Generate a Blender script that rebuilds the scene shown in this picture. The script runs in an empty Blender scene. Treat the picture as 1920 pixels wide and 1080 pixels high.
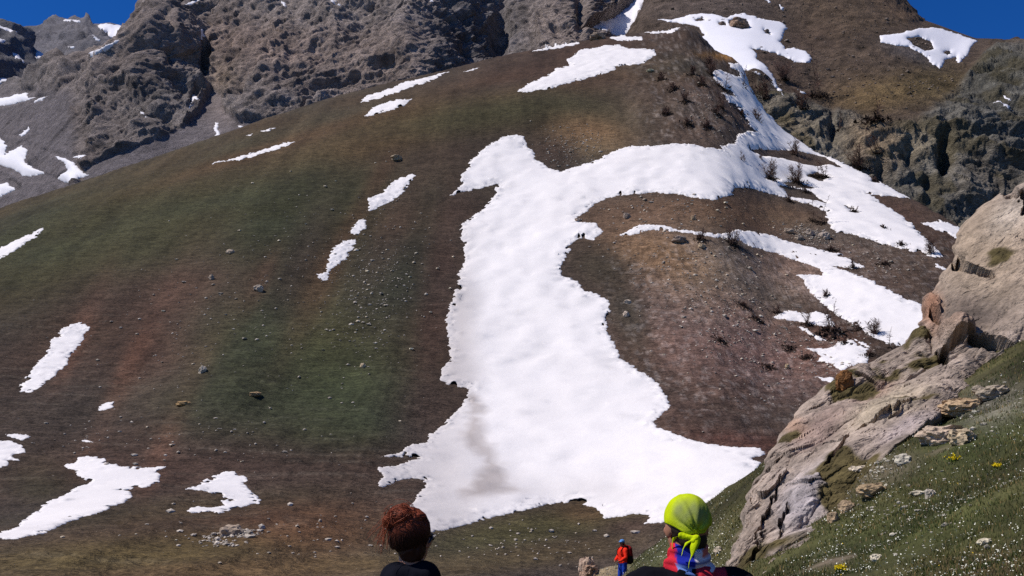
import bpy, bmesh, math, random
import numpy as np
from mathutils import Vector, Matrix
from mathutils.bvhtree import BVHTree
from mathutils.geometry import delaunay_2d_cdt

random.seed(7)
SC = bpy.context.scene
COL = SC.collection

# ------------------------------------------------------------------ camera
F = 1900.0                                    # focal length in photo pixels (1920 wide)
PITCH = math.atan(360.0 / F)                  # horizon at row 900
cam_d = bpy.data.cameras.new('camera')
cam_d.sensor_width = 36.0
cam_d.lens = 36.0 * F / 1920.0
cam_d.clip_start = 0.05
cam_d.clip_end = 20000.0
cam = bpy.data.objects.new('camera', cam_d)
cam.rotation_euler = (math.pi / 2 + PITCH, 0, 0)
COL.objects.link(cam)
SC.camera = cam

# ------------------------------------------------------------------ sky, sun, exposure
SUN = Vector((-0.56, -0.09, 0.82)).normalized()
world = bpy.data.worlds.new('World')
SC.world = world
world.use_nodes = True
wn = world.node_tree
bg = wn.nodes['Background']
sky = wn.nodes.new('ShaderNodeTexSky')
sky.sky_type = 'NISHITA'
sky.sun_disc = False
sky.sun_elevation = math.asin(SUN.z)
sky.sun_rotation = math.atan2(SUN.x, SUN.y)
sky.altitude = 3500
sky.air_density = 1.0
sky.dust_density = 0.0
sky.ozone_density = 6.0
hs = wn.nodes.new('ShaderNodeHueSaturation'); hs.inputs['Saturation'].default_value = 1.27; hs.inputs['Hue'].default_value = 0.513; hs.inputs['Value'].default_value = 1.3
wn.links.new(sky.outputs[0], hs.inputs['Color']); wn.links.new(hs.outputs[0], bg.inputs[0])
bg.inputs[1].default_value = 0.085
sun_d = bpy.data.lights.new('sun', 'SUN')
sun_d.energy = 4.6
sun_d.angle = math.radians(0.53)
sun_d.color = (1.0, 0.945, 0.90)
sun = bpy.data.objects.new('sun', sun_d)
sun.rotation_euler = SUN.to_track_quat('Z', 'Y').to_euler()
sun.location = SUN * 60
COL.objects.link(sun)
SC.view_settings.view_transform = 'Standard'
SC.view_settings.look = 'None'
SC.view_settings.gamma = 1.0
SC.view_settings.use_curve_mapping = False
SC.view_settings.exposure = 0.02
SC.cycles.use_denoising = False
SC.cycles.max_bounces = 5
SC.cycles.diffuse_bounces = 3

# ------------------------------------------------------------------ helpers
cP, sP = math.cos(PITCH), math.sin(PITCH)
def ray(px, py):
    a = (np.asarray(px, float) - 960.0) / F
    b = (540.0 - np.asarray(py, float)) / F
    return a, cP - sP * b, sP + cP * b
def at(px, py, Y):
    """the point seen at photo pixel (px, py) that stands Y metres ahead"""
    x, y, z = ray(px, py)
    k = np.asarray(Y, float) / y
    return np.stack(np.broadcast_arrays(x * k, y * k, z * k), -1)
def pix(P):
    P = np.asarray(P, float)
    f = P[..., 1] * cP + P[..., 2] * sP
    u = -P[..., 1] * sP + P[..., 2] * cP
    return 960 + F * P[..., 0] / f, 540 - F * u / f

def tag(o, label=None, cat=None, group=None, kind=None):
    if label: o['label'] = label
    if cat: o['category'] = cat
    if group: o['group'] = group
    if kind: o['kind'] = kind
    return o
def link(name, me, mat=None, parent=None):
    o = bpy.data.objects.new(name, me)
    if mat is not None and me is not None and not me.materials:
        me.materials.append(mat)
    o.parent = parent
    COL.objects.link(o)
    return o
def empty(name, loc=(0, 0, 0), rz=0.0):
    o = bpy.data.objects.new(name, None)
    o.location = loc
    o.rotation_euler = (0, 0, rz)
    o.empty_display_size = 0.2
    COL.objects.link(o)
    return o
def mesh_np(name, V, Fc, smooth=False, col=None):
    """V (n,3), Fc (m,3) or (m,4) integer arrays"""
    V = np.ascontiguousarray(V, np.float32); Fc = np.ascontiguousarray(Fc, np.int32)
    me = bpy.data.meshes.new(name)
    k = Fc.shape[1]
    me.vertices.add(len(V)); me.vertices.foreach_set('co', V.ravel())
    me.loops.add(Fc.size); me.loops.foreach_set('vertex_index', Fc.ravel())
    me.polygons.add(len(Fc))
    me.polygons.foreach_set('loop_start', np.arange(0, Fc.size, k, dtype=np.int32))
    me.polygons.foreach_set('loop_total', np.full(len(Fc), k, np.int32))
    me.polygons.foreach_set('use_smooth', np.full(len(Fc), smooth, bool))
    me.update(calc_edges=True)
    if col is not None:
        a = me.color_attributes.new('tint', 'FLOAT_COLOR', 'POINT')
        c = np.ones((len(V), 4), np.float32); c[:, :3] = col
        a.data.foreach_set('color', c.ravel())
    return me
def grid_faces(nr, nc):
    i = np.arange(nr * nc).reshape(nr, nc)
    return np.stack([i[:-1, :-1], i[1:, :-1], i[1:, 1:], i[:-1, 1:]], -1).reshape(-1, 4)

# ---- numpy noise
def _h(x, y, z, s):
    n = (x.astype(np.int64) * 73856093) ^ (y.astype(np.int64) * 19349663) ^ (z.astype(np.int64) * 83492791) ^ (s * 2654435)
    n = (n ^ (n >> 13)) & 0x7fffffff
    n = (n * 1274126177) & 0x7fffffff
    n = (n ^ (n >> 16)) & 0x7fffffff
    n = (n * 668265263) & 0x7fffffff
    n = n ^ (n >> 15)
    return (n & 0xffffff).astype(np.float64) / 0xffffff
def vnoise(P, s=0):
    P = np.asarray(P, float)
    i = np.floor(P).astype(np.int64); f = P - i
    f = f * f * f * (f * (f * 6 - 15) + 10)
    r = 0
    for dx in (0, 1):
        wx = f[..., 0] if dx else 1 - f[..., 0]
        for dy in (0, 1):
            wy = f[..., 1] if dy else 1 - f[..., 1]
            for dz in (0, 1):
                wz = f[..., 2] if dz else 1 - f[..., 2]
                r = r + wx * wy * wz * _h(i[..., 0] + dx, i[..., 1] + dy, i[..., 2] + dz, s)
    return r * 2 - 1
def fbm(P, oct=4, s=0, gain=0.5, lac=2.03):
    r = 0; a = 1.0; P = np.asarray(P, float)
    for k in range(oct):
        r = r + a * vnoise(P + 17.3 * k, s + k); a *= gain; P = P * lac
    return r
def ridged(P, oct=4, s=0, gain=0.5):
    r = 0; a = 1.0; P = np.asarray(P, float)
    for k in range(oct):
        r = r + a * (1 - 2 * np.abs(vnoise(P + 9.1 * k, s + k))); a *= gain; P = P * 2.07
    return r
def facets(P, s=0, tilt=0.9, sharp=110.0, tones=False):
    """broken rock: every Voronoi cell is a block face with its own height and tilt; also the distance to the crack between blocks"""
    P = np.asarray(P, float)
    i = np.floor(P).astype(np.int64)
    best = np.full(P.shape[:-1], 9e9); sec = best.copy(); tone = best.copy(); num = np.zeros(P.shape[:-1]); den = num + 1e-140
    for dx in (-1, 0, 1):
        for dy in (-1, 0, 1):
            for dz in (-1, 0, 1):
                cx, cy, cz = i[..., 0] + dx, i[..., 1] + dy, i[..., 2] + dz
                h0 = _h(cx, cy, cz, s + 1); h1 = (h0 * 977.13) % 1; h2 = (h0 * 6871.7) % 1
                ox = P[..., 0] - cx - h0
                oy = P[..., 1] - cy - h1
                oz = P[..., 2] - cz - h2
                d = ox * ox + oy * oy + oz * oz
                v = ((h0 * 3571.3) % 1 - .5) + tilt * (ox * ((h1 * 131.7) % 1 - .5) + oy * ((h2 * 171.9) % 1 - .5) + oz * ((h1 * 911.3) % 1 - .5)) * 2
                w = np.exp(-np.minimum(sharp * d, 300)); num += w * v; den += w
                tone = np.where(d < best, h2, tone); sec = np.where(d < best, best, np.minimum(sec, d)); best = np.minimum(best, d)
    if tones: return num / den, np.sqrt(sec) - np.sqrt(best), tone
    return num / den, np.sqrt(sec) - np.sqrt(best)
def blocks(P, s=0, tilt=.55):
    """jointed rock: overlapping tilted blocks that share the same joint directions; flat faces, sharp arrises"""
    P = np.asarray(P, float)
    rs_ = np.random.default_rng(s); A = np.linalg.qr(np.eye(3) + .55 * rs_.normal(0, 1, (3, 3)))[0] * np.array([1.0, 1.25, .8])
    i = np.floor(P).astype(np.int64); top = np.full(P.shape[:-1], -9.); sec = top.copy(); tone = top.copy()
    for dx in (-1, 0, 1):
        for dy in (-1, 0, 1):
            for dz in (-1, 0, 1):
                cx, cy, cz = i[..., 0] + dx, i[..., 1] + dy, i[..., 2] + dz
                h0 = _h(cx, cy, cz, s + 1); h1 = (h0 * 977.13) % 1; h2 = (h0 * 6871.7) % 1
                o = np.stack([P[..., 0] - cx - h0, P[..., 1] - cy - h1, P[..., 2] - cz - h2], -1)
                a = np.abs(o @ A)
                v = .7 * ((h0 * 3571.3) % 1 - .5) + tilt * (o[..., 0] * ((h1 * 131.7) % 1 - .5) + o[..., 1] * ((h2 * 171.9) % 1 - .5) + o[..., 2] * ((h1 * 911.3) % 1 - .5)) * 2 - 1.15 * np.maximum(np.max(a, -1) - .28, 0)
                m = v > top; tone = np.where(m, h2, tone); sec = np.where(m, top, np.maximum(sec, v)); top = np.maximum(top, v)
    return top, top - sec, tone
def soften(D, n=2):
    for k in range(n):
        D = D.copy(); D[1:-1] = .25 * D[:-2] + .5 * D[1:-1] + .25 * D[2:]; D[:, 1:-1] = .25 * D[:, :-2] + .5 * D[:, 1:-1] + .25 * D[:, 2:]
    return D
def sstep(a, b, x):
    t = np.clip((np.asarray(x, float) - a) / (b - a), 0, 1)
    return t * t * (3 - 2 * t)
def smooth_interp(x, xs, ys, w=40.0):
    x = np.asarray(x, float)
    t = np.linspace(-1.5, 1.5, 31); k = np.exp(-2 * t * t); k /= k.sum()
    return sum(np.interp(x + d * w, xs, ys) * q for d, q in zip(t, k))
def tps(C, V):
    C = np.asarray(C, float); V = np.asarray(V, float); n = len(C)
    def U(r2): return np.where(r2 > 1e-12, r2 * np.log(np.maximum(r2, 1e-12)), 0)
    K = U(((C[:, None] - C[None]) ** 2).sum(-1)) + np.eye(n) * 1e-3
    A = np.zeros((n + 3, n + 3)); A[:n, :n] = K; A[:n, n] = 1; A[:n, n + 1:] = C; A[n, :n] = 1; A[n + 1:, :n] = C.T
    w = np.linalg.solve(A, np.concatenate([V, np.zeros(3)]))
    def f(Q):
        Q = np.asarray(Q, float); sh = Q.shape[:-1]; Q = Q.reshape(-1, 2); r = np.empty(len(Q))
        for a in range(0, len(Q), 20000):
            q = Q[a:a + 20000]
            r[a:a + 20000] = U(((q[:, None] - C[None]) ** 2).sum(-1)) @ w[:n] + w[n] + q @ w[n + 1:]
        return r.reshape(sh)
    return f
def rgb(r, g, b):
    c = np.array([r, g, b], float) / 255
    return np.where(c < .04045, c / 12.92, ((c + .055) / 1.055) ** 2.4)
def pip(px, py, poly):
    poly = np.asarray(poly, float); r = np.zeros(np.shape(px), bool)
    x0, y0 = poly[:, 0], poly[:, 1]; x1, y1 = np.roll(x0, -1), np.roll(y0, -1)
    bb = (px >= x0.min()) & (px <= x0.max()) & (py >= y0.min()) & (py <= y0.max())
    qx, qy = px[bb], py[bb]; q = np.zeros(qx.shape, bool)
    for a, b, c, d in zip(x0, y0, x1, y1):
        if b == d: continue
        q ^= ((b > qy) != (d > qy)) & (qx < (c - a) * (qy - b) / (d - b) + a)
    r[bb] = q
    return r
def blobs(px, py, base, lst):
    """patches of differently coloured ground: (px, py, rx, ry, angle deg, colour, strength)"""
    c = np.broadcast_to(np.asarray(base, float), px.shape + (3,)).copy()
    for (x, y, rx, ry, an, k, s) in lst:
        ca, sa = math.cos(math.radians(an)), math.sin(math.radians(an))
        u = ((px - x) * ca + (py - y) * sa) / rx; v = (-(px - x) * sa + (py - y) * ca) / ry
        w = (s * np.exp(-(u * u + v * v) ** 1.3))[..., None]
        c = c * (1 - w) + np.asarray(k) * w
    return c

# ------------------------------------------------------------------ materials
def mat_ground(name, scale=1.0, contrast=0.5, bump=0.4, rough=0.95, dist=0.1, fine=8.0, aniso=(1, 1, 1), speck=None, span=.35):
    """reads the ground colour 'tint' and breaks it up with several sizes of noise and relief"""
    m = bpy.data.materials.new(name); m.use_nodes = True
    nt = m.node_tree; N = nt.nodes; L = nt.links
    b = N['Principled BSDF']; b.inputs['Roughness'].default_value = rough
    b.inputs['Specular IOR Level'].default_value = 0.15
    at_ = N.new('ShaderNodeAttribute'); at_.attribute_name = 'tint'
    tc = N.new('ShaderNodeTexCoord'); mp = N.new('ShaderNodeMapping'); mp.inputs['Scale'].default_value = aniso
    L.new(tc.outputs['Object'], mp.inputs[0])
    n1 = N.new('ShaderNodeTexNoise'); n1.inputs['Scale'].default_value = scale; n1.inputs['Detail'].default_value = 8; n1.inputs['Roughness'].default_value = .65
    n2 = N.new('ShaderNodeTexNoise'); n2.inputs['Scale'].default_value = scale * fine; n2.inputs['Detail'].default_value = 4; n2.inputs['Roughness'].default_value = .6
    L.new(mp.outputs[0], n1.inputs['Vector']); L.new(mp.outputs[0], n2.inputs['Vector'])
    ad = N.new('ShaderNodeMath'); ad.operation = 'ADD'; L.new(n1.outputs[0], ad.inputs[0]); L.new(n2.outputs[0], ad.inputs[1])
    mr = N.new('ShaderNodeMapRange'); mr.inputs['From Min'].default_value = 1 - span; mr.inputs['From Max'].default_value = 1 + span
    mr.inputs['To Min'].default_value = 1 - contrast; mr.inputs['To Max'].default_value = 1 + contrast
    L.new(ad.outputs[0], mr.inputs['Value'])
    mx = N.new('ShaderNodeMix'); mx.data_type = 'RGBA'; mx.blend_type = 'MULTIPLY'; mx.inputs['Factor'].default_value = 1
    L.new(at_.outputs['Color'], mx.inputs['A']); L.new(mr.outputs[0], mx.inputs['B'])
    out = mx.outputs['Result']
    if speck:
        vo = N.new('ShaderNodeTexVoronoi'); vo.inputs['Scale'].default_value = speck[0]
        L.new(mp.outputs[0], vo.inputs['Vector'])
        lt = N.new('ShaderNodeMath'); lt.operation = 'LESS_THAN'; lt.inputs[1].default_value = speck[1]
        L.new(vo.outputs['Distance'], lt.inputs[0])
        m2 = N.new('ShaderNodeMix'); m2.data_type = 'RGBA'; L.new(lt.outputs[0], m2.inputs['Factor'])
        L.new(out, m2.inputs['A']); m2.inputs['B'].default_value = (*speck[2], 1); out = m2.outputs['Result']
    L.new(out, b.inputs['Base Color'])
    bp = N.new('ShaderNodeBump'); bp.inputs['Strength'].default_value = bump; bp.inputs['Distance'].default_value = dist
    L.new(ad.outputs[0], bp.inputs['Height']); L.new(bp.outputs[0], b.inputs['Normal'])
    return m
def mat_plain(name, col, rough=0.8, var=0.15, scale=20.0, spec=0.3, bump=0.0, dist=0.005, sheen=0.0):
    m = bpy.data.materials.new(name); m.use_nodes = True
    nt = m.node_tree; N = nt.nodes; L = nt.links
    b = N['Principled BSDF']; b.inputs['Roughness'].default_value = rough; b.inputs['Specular IOR Level'].default_value = spec
    b.inputs['Sheen Weight'].default_value = sheen
    tc = N.new('ShaderNodeTexCoord'); n = N.new('ShaderNodeTexNoise'); n.inputs['Scale'].default_value = scale; n.inputs['Detail'].default_value = 5
    L.new(tc.outputs['Object'], n.inputs['Vector'])
    r = N.new('ShaderNodeValToRGB'); c = np.array(col)
    r.color_ramp.elements[0].position = .3; r.color_ramp.elements[1].position = .7
    r.color_ramp.elements[0].color = (*(c * (1 - var)), 1); r.color_ramp.elements[1].color = (*np.minimum(c * (1 + var), 1), 1)
    L.new(n.outputs[0], r.inputs[0]); L.new(r.outputs[0], b.inputs['Base Color'])
    if bump:
        bp = N.new('ShaderNodeBump'); bp.inputs['Strength'].default_value = bump; bp.inputs['Distance'].default_value = dist
        L.new(n.outputs[0], bp.inputs['Height']); L.new(bp.outputs[0], b.inputs['Normal'])
    return m
M_HILL = mat_ground('alpine_turf', 0.9, 0.55, 0.8, dist=0.35, fine=4.0, aniso=(.5, 1, 2.4), span=.22)
M_ROCK = mat_ground('mountain_rock', 0.16, 0.5, 1.0, dist=1.8, fine=6, aniso=(1, 1, 1.6), span=.26)
M_FAR = mat_ground('far_rock', 0.05, 0.4, 0.9, dist=3.0, fine=6)
M_SNOW = mat_ground('old_snow', 0.12, 0.035, 0.35, rough=0.75, dist=0.12, fine=11, speck=None)
M_NEAR = mat_ground('meadow_soil', 1.1, 0.5, 0.6, dist=0.06, fine=9)
M_CRAG = mat_ground('crag_limestone', 1.3, 0.34, 0.9, dist=0.08, fine=9, aniso=(1, 1, 1.4))
M_STONE = mat_plain('pale_stone', rgb(150, 138, 126), 0.9, 0.25, 1.2, 0.2, 0.5, 0.08)
# ------------------------------------------------------------------ outlines of the snow patches (photo pixels, dropped on to the ground below)
MAIN = [(966,252),(980,256),(989,272),(1002,285),(1005,300),(1018,307),(1033,317),(1054,322),(1074,315),(1107,305),(1133,294),(1155,281),(1178,274),(1230,273),(1267,268),(1300,271),(1330,277),(1361,283),(1350,274),(1379,268),(1385,253),(1403,245),(1422,247),(1404,235),(1397,218),(1380,212),(1374,205),(1391,203),(1370,192),(1348,178),(1352,174),(1380,181),(1372,170),(1350,162),(1337,146),(1332,131),(1355,133),(1386,144),(1388,136),(1370,125),(1368,119),(1400,116),(1402,140),(1410,170),(1422,192),(1428,204),(1446,222),(1469,241),(1500,261),(1531,283),(1570,297),(1593,306),(1632,328),(1667,347),(1698,365),(1726,380),
 (1700,374),(1687,370),(1648,366),(1622,362),(1640,369),(1659,385),(1679,397),(1694,406),(1708,419),(1726,438),(1745,456),(1761,471),(1768,483),(1753,483),(1729,473),(1706,471),(1679,464),(1652,458),(1632,450),(1601,440),(1574,438),(1558,427),(1551,417),(1548,399),(1530,388),(1505,380),(1478,372),(1438,362),(1411,354),(1378,353),(1372,366),(1341,374),(1298,371),(1271,364),(1226,361),(1178,365),(1144,370),(1118,381),(1100,398),(1080,410),(1086,417),(1117,419),(1131,434),(1112,450),(1086,446),(1071,460),(1063,483),(1053,493),(1053,516),(1073,522),(1090,534),(1094,545),(1121,551),(1139,563),(1146,582),(1139,609),(1137,621),(1150,637),(1160,668),(1183,685),(1211,703),(1234,718),(1246,738),(1257,761),(1238,781),(1222,790),(1233,801),(1283,820),(1316,830),(1370,838),(1424,841),(1437,852),(1408,860),(1430,867),(1420,884),(1399,911),(1370,926),(1333,945),(1290,962),(1240,980),(1210,983),(1220,966),(1199,963),(1162,970),(1131,973),(1128,964),(1116,952),(1078,942),(1034,944),(991,955),(938,967),(888,980),(838,993),(805,998),(775,985),(770,950),(784,927),(797,911),(794,899),(769,896),(744,902),(720,914),(708,910),(716,896),(712,877),(725,874),(741,874),(766,864),(787,859),(750,858),(714,856),(750,849),(772,833),(784,832),(803,830),(806,814),(825,802),(847,780),(857,769),(876,746),(879,726),(849,726),(826,711),(829,691),(839,679),(843,652),(839,621),(835,598),(845,571),(853,543),(859,520),(870,485),(870,458),(863,442),(864,423),(888,403),(904,396),(922,374),(935,344),(896,354),(846,367),(865,344),(867,326),(889,294),(915,272),(944,256)]
MAIN_HOLES = [[(1405,280),(1438,281),(1484,282),(1531,290),(1554,298),(1580,315),(1558,309),(1531,311),(1510,309),(1500,305),(1461,296),(1430,292)],
 [(1466,342),(1490,340),(1507,346),(1528,353),(1500,353)], [(1462,347),(1490,352),(1520,360),(1548,381),(1523,375),(1478,368)], [(1513,330),(1530,322),(1556,333),(1540,340)],
 [(1433,333),(1450,331),(1462,337),(1440,338)], [(1582,385),(1596,389),(1594,393)], [(1597,395),(1609,398),(1600,400)], [(1632,333),(1645,337),(1652,344),(1636,341)]]
HILL_SNOW = [
 ('broad snow patch on the high crest above the olive turf', [(967,171),(1007,150),(1033,139),(1039,128),(1070,124),(1061,111),(1081,102),(1085,94),(1119,88),(1156,83),(1178,91),(1222,93),(1230,104),(1207,119),(1156,124),(1157,131),(1081,152),(1026,167),(985,173)]),
 ('long slanting snow strip lying just under the grassy ridge line', [(676,191),(687,181),(722,169),(763,154),(807,143),(844,134),(807,152),(778,161),(722,181),(685,191)]),
 ('short thin snow sliver on the ridge line, uphill of the long strip', [(867,135),(889,128),(907,122),(889,131)]),
 ('leaf-shaped snow patch just below the long ridge strip', [(682,218),(693,209),(707,198),(741,187),(772,185),(759,196),(730,207),(696,217)]),
 ('very thin snow strip on the ridge behind the broad crest patch', [(996,97),(1026,88),(1060,82),(1091,78),(1078,84),(1040,91),(1007,96)]),
 ('small oval snow patch on the ridge below the rock gully', [(1143,70),(1170,67),(1206,70),(1204,76),(1156,76)]),
 ('ragged snow patch on the ridge beside the rocky knoll', [(1204,60),(1225,53),(1241,47),(1272,50),(1265,58),(1252,62),(1228,63)]),
 ('long thin snow streak tapering down the olive left flank', [(385,311),(400,304),(430,299),(481,284),(526,270),(556,265),(537,274),(496,287),(444,301),(407,304)]),
 ('tiny snow streak near the ridge above the long thin streak', [(485,247),(500,243),(516,240),(502,246)]),
 ('snow fleck beside the tiny streak on the ridge', [(461,254),(476,251),(470,255)]),
 ('notched snow patch at the top of the string of three', [(691,398),(694,385),(691,372),(711,365),(735,344),(748,333),(776,325),(778,331),(763,348),(756,363),(726,381),(700,393)]),
 ('small oval snow patch in the middle of the string of three', [(654,436),(662,423),(678,411),(687,413),(686,427),(670,441)]),
 ('tapering snow patch with a round foot, lowest of the string of three', [(608,512),(617,485),(623,466),(643,452),(670,449),(664,466),(647,487),(623,504),(617,514),(615,526),(602,526),(594,514)]),
 ('straight snow band running out over the green left flank', [(-60,490),(0,464),(40,446),(80,427),(84,431),(58,450),(0,486),(-60,516)]),
 ('jagged upright snow patch on the brown left slope', [(35,734),(37,722),(43,711),(58,697),(74,676),(93,652),(97,639),(111,623),(121,613),(148,603),(167,613),(158,629),(150,648),(132,668),(124,683),(107,699),(93,711),(74,726),(58,735)]),
 ('small lone snow spot below the jagged upright patch', [(183,769),(194,757),(214,753),(212,763),(194,770)]),
 ('thin snow lens above the cut-off patch at the slope foot', [(7,815),(26,814),(55,816),(58,822),(40,824),(18,819)]),
 ('lobed snow patch beneath the thin snow lens', [(-40,824),(0,826),(22,827),(40,835),(47,847),(22,855),(36,865),(15,863),(15,873),(0,876),(-40,890)]),
 ('large axe-shaped snow field at the foot of the left slope', [(-60,1006),(0,999),(29,990),(51,970),(73,955),(98,937),(124,928),(146,913),(166,906),(155,898),(139,882),(118,873),(144,866),(146,857),(164,855),(197,860),(204,869),(248,876),(292,876),(310,874),(297,886),(306,897),(295,906),(273,914),(252,915),(242,920),(246,933),(222,946),(193,959),(153,971),(120,982),(80,1001),(33,1011),(0,1011),(-60,1022)]),
 ('hook-shaped snow patch beside the axe-shaped snow field', [(346,917),(365,913),(379,906),(394,895),(416,886),(437,884),(465,896),(458,906),(467,919),(485,929),(489,944),(470,946),(437,955),(412,962),(386,959),(359,963),(352,957),(368,950),(394,951),(423,948),(412,939),(430,937),(412,928),(383,920)]),
 ('tiny snow fleck above the axe-shaped snow field', [(150,827),(162,825),(175,828),(163,830)]),
 ('long curving snow band across the stony slope, thinning to a ragged tip', [(1162,442),(1183,427),(1203,421),(1243,422),(1271,431),(1329,436),(1356,438),(1379,431),(1407,434),(1438,440),(1484,454),(1523,464),(1570,475),(1609,493),(1623,501),(1600,504),(1575,500),(1562,499),(1582,506),(1621,520),(1660,539),(1698,559),(1726,571),(1745,600),(1740,640),(1702,646),(1675,650),(1652,639),(1632,629),(1613,613),(1582,598),(1558,582),(1539,567),(1519,547),(1508,526),(1492,514),(1520,515),(1543,516),(1541,506),(1508,493),(1461,477),(1403,460),(1387,452),(1352,446),(1298,438),(1259,433),(1228,431),(1205,434),(1183,441)]),
 ('ragged snow patch around the bare larches below the long curving band', [(1448,594),(1477,580),(1508,588),(1530,584),(1552,590),(1566,612),(1547,613),(1516,606),(1488,602),(1461,598)]),
 ('patchy snow broken by heather, just uphill of the near crag', [(1508,652),(1531,654),(1556,652),(1574,640),(1593,637),(1610,648),(1625,650),(1628,662),(1625,680),(1590,688),(1578,697),(1555,680),(1531,678),(1543,668)]),
 ('thin snow wedge touching the rib of the near crag', [(1527,707),(1562,709),(1568,720),(1550,716)]),
 ('thin diagonal snow ribbon between the heather clumps', [(1494,610),(1520,622),(1545,636),(1556,640),(1536,638),(1508,622)]),
 ('narrow snow streak beside the thin diagonal ribbon', [(1598,634),(1620,642),(1638,652),(1622,649)]),
 ('snow wedge vanishing behind the top of the near crag', [(1728,419),(1745,416),(1757,411),(1792,423),(1830,445),(1830,470),(1792,446),(1772,436)]),
 ('snow scrap below the wedge beside the near crag', [(1750,492),(1770,500),(1772,508),(1756,500)]),
]
RIGHT_SNOW = [
 ('wide snow field broken by boulders under the brown summit', [(1232,36),(1263,37),(1286,29),(1317,25),(1337,26),(1364,33),(1376,27),(1391,25),(1414,31),(1438,37),(1465,42),(1475,51),(1469,66),(1463,78),(1473,93),(1488,88),(1512,97),(1523,107),(1518,117),(1492,117),(1473,107),(1453,100),(1430,95),(1407,90),(1420,99),(1419,111),(1434,121),(1444,134),(1451,144),(1469,179),(1455,165),(1440,146),(1425,140),(1408,131),(1392,133),(1390,200),(1300,160),(1300,90),(1320,64),(1310,50),(1280,44),(1262,42)]),
 ('snow field dotted with rocks on the brown shoulder beneath the skyline', [(1650,80),(1652,66),(1687,62),(1722,53),(1753,51),(1780,58),(1815,70),(1831,76),(1819,89),(1815,103),(1796,119),(1792,105),(1775,112),(1764,128),(1749,121),(1729,101),(1702,88)]),
 ('small snow tongue in a cleft of the right-hand cliff', [(1860,192),(1877,189),(1902,208),(1885,201)]),
 ('tiny snow strip above the cleft tongue on the cliff', [(1877,177),(1886,181),(1897,190),(1884,186)]),
 ('tiny snow scrap high on the brown summit slope', [(1432,-4),(1447,4),(1440,6)]),
 ('second tiny scrap on the brown summit slope, beside a dark bush', [(1459,8),(1470,14),(1471,21),(1464,17)]),
 ('snow fleck beside the bare larches above the cliff', [(1496,166),(1513,176),(1505,175)]),
]
MASSIF_SNOW = [
 ('snow couloir in the gully between the grey massif and the brown summit', [(1111,51),(1126,41),(1152,33),(1170,19),(1193,-2),(1200,-30),(1235,-30),(1211,4),(1200,26),(1185,60),(1170,75),(1141,60)]),
 ('thin snow ledge at the top of the grey massif', [(346,8),(360,2),(376,-3),(372,3),(357,9)]),
 ('small snow pocket beside the dark chimney of the massif', [(370,57),(381,55),(385,70),(376,66)]),
 ('snow pocket at the head of the scree cone', [(356,185),(363,178),(376,181),(366,192),(356,204)]),
 ('slanting snow sliver on the broken rock of the massif', [(261,207),(270,211),(278,222),(268,217)]),
 ('upright snow finger on the scree cone', [(402,230),(407,230),(411,246),(416,256),(404,261)]),
 ('little snow fleck on the scree beside the upright finger', [(444,235),(458,237),(450,239)]),
 ('snow sliver where the massif meets the grassy ridge', [(561,209),(575,201),(587,199),(574,206)]),
 ('thin snow streak high in the centre of the massif', [(525,0),(532,5),(540,19),(531,12)]),
 ('snow patch on the top edge of the massif', [(615,0),(632,1),(640,12),(628,8)]),
 ('small snow fleck on the top edge of the massif', [(805,-6),(812,5),(806,4)]),
 ('long snow ribbon climbing the left shoulder of the massif', [(131,113),(150,107),(167,100),(195,87),(224,73),(219,81),(200,94),(178,104),(150,113)]),
 ('snow strip on the dark left slope under the far peak', [(-40,190),(0,183),(30,177),(56,174),(52,183),(67,183),(30,194),(0,199),(-40,205)]),
 ('short snow strip beside the one on the dark left slope', [(63,193),(74,185),(89,180),(80,189)]),
 ('forked snow sliver at the foot of the massif', [(33,254),(45,245),(56,237),(56,246),(41,256)]),
 ('large hooked snow field at the left foot of the massif', [(-60,250),(0,259),(15,274),(8,290),(41,272),(50,281),(46,304),(67,317),(89,324),(63,330),(41,331),(33,322),(0,309),(-60,300)]),
 ('wedge of snow beside the large hooked snow field', [(95,292),(122,296),(141,307),(148,317),(167,328),(126,344),(107,335),(126,319),(120,304)]),
 ('small snow bit on top of the snow wedge', [(137,294),(148,291),(162,290),(150,300)]),
 ('snow corner low under the large hooked snow field', [(-50,350),(15,343),(30,356),(0,369),(-50,380)]),
]
NEARPEAK_SNOW = [
 ('snow cornice along the ridge of the dark peak', [(-40,40),(0,48),(22,55),(47,67),(22,62),(0,56),(-40,50)]),
 ('snow gully beneath the saddle of the dark peak', [(69,87),(80,93),(89,98),(119,111),(100,119),(84,116),(67,111)]),
 ('slanting snow strip on the flank of the dark peak', [(20,96),(34,104),(48,118),(40,118),(26,108)]),
 ('low snow patch at the foot of the dark peak', [(-20,150),(6,146),(30,152),(14,158),(-20,160)]),
 ('small snow spot on the dark peak', [(-10,70),(0,71),(11,76),(4,80),(-10,80)]),
]
FAR_SNOW = [
 ('bright snow cap on the shoulder of the farthest peak', [(181,48),(200,43),(225,48),(240,52),(240,66),(222,67),(211,74),(200,64)]),
 ('thin snow cap on the summit of the farthest peak', [(116,38),(127,36),(150,38),(152,43),(138,40),(122,42)]),
 ('snow fleck on the face of the farthest peak', [(127,87),(140,86),(143,91),(132,91)]),
 ('short snow streak on the left ridge of the farthest peak', [(60,66),(70,58),(80,53),(78,60),(68,68)]),
 ('snow streak under the shoulder cap of the farthest peak', [(168,62),(178,66),(190,78),(180,76)]),
 ('snow patch in the saddle below the farthest peak', [(99,97),(108,99),(116,105),(109,107)]),
]
WALL_POLY = lambda lst: [p for _, p in lst]

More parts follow.
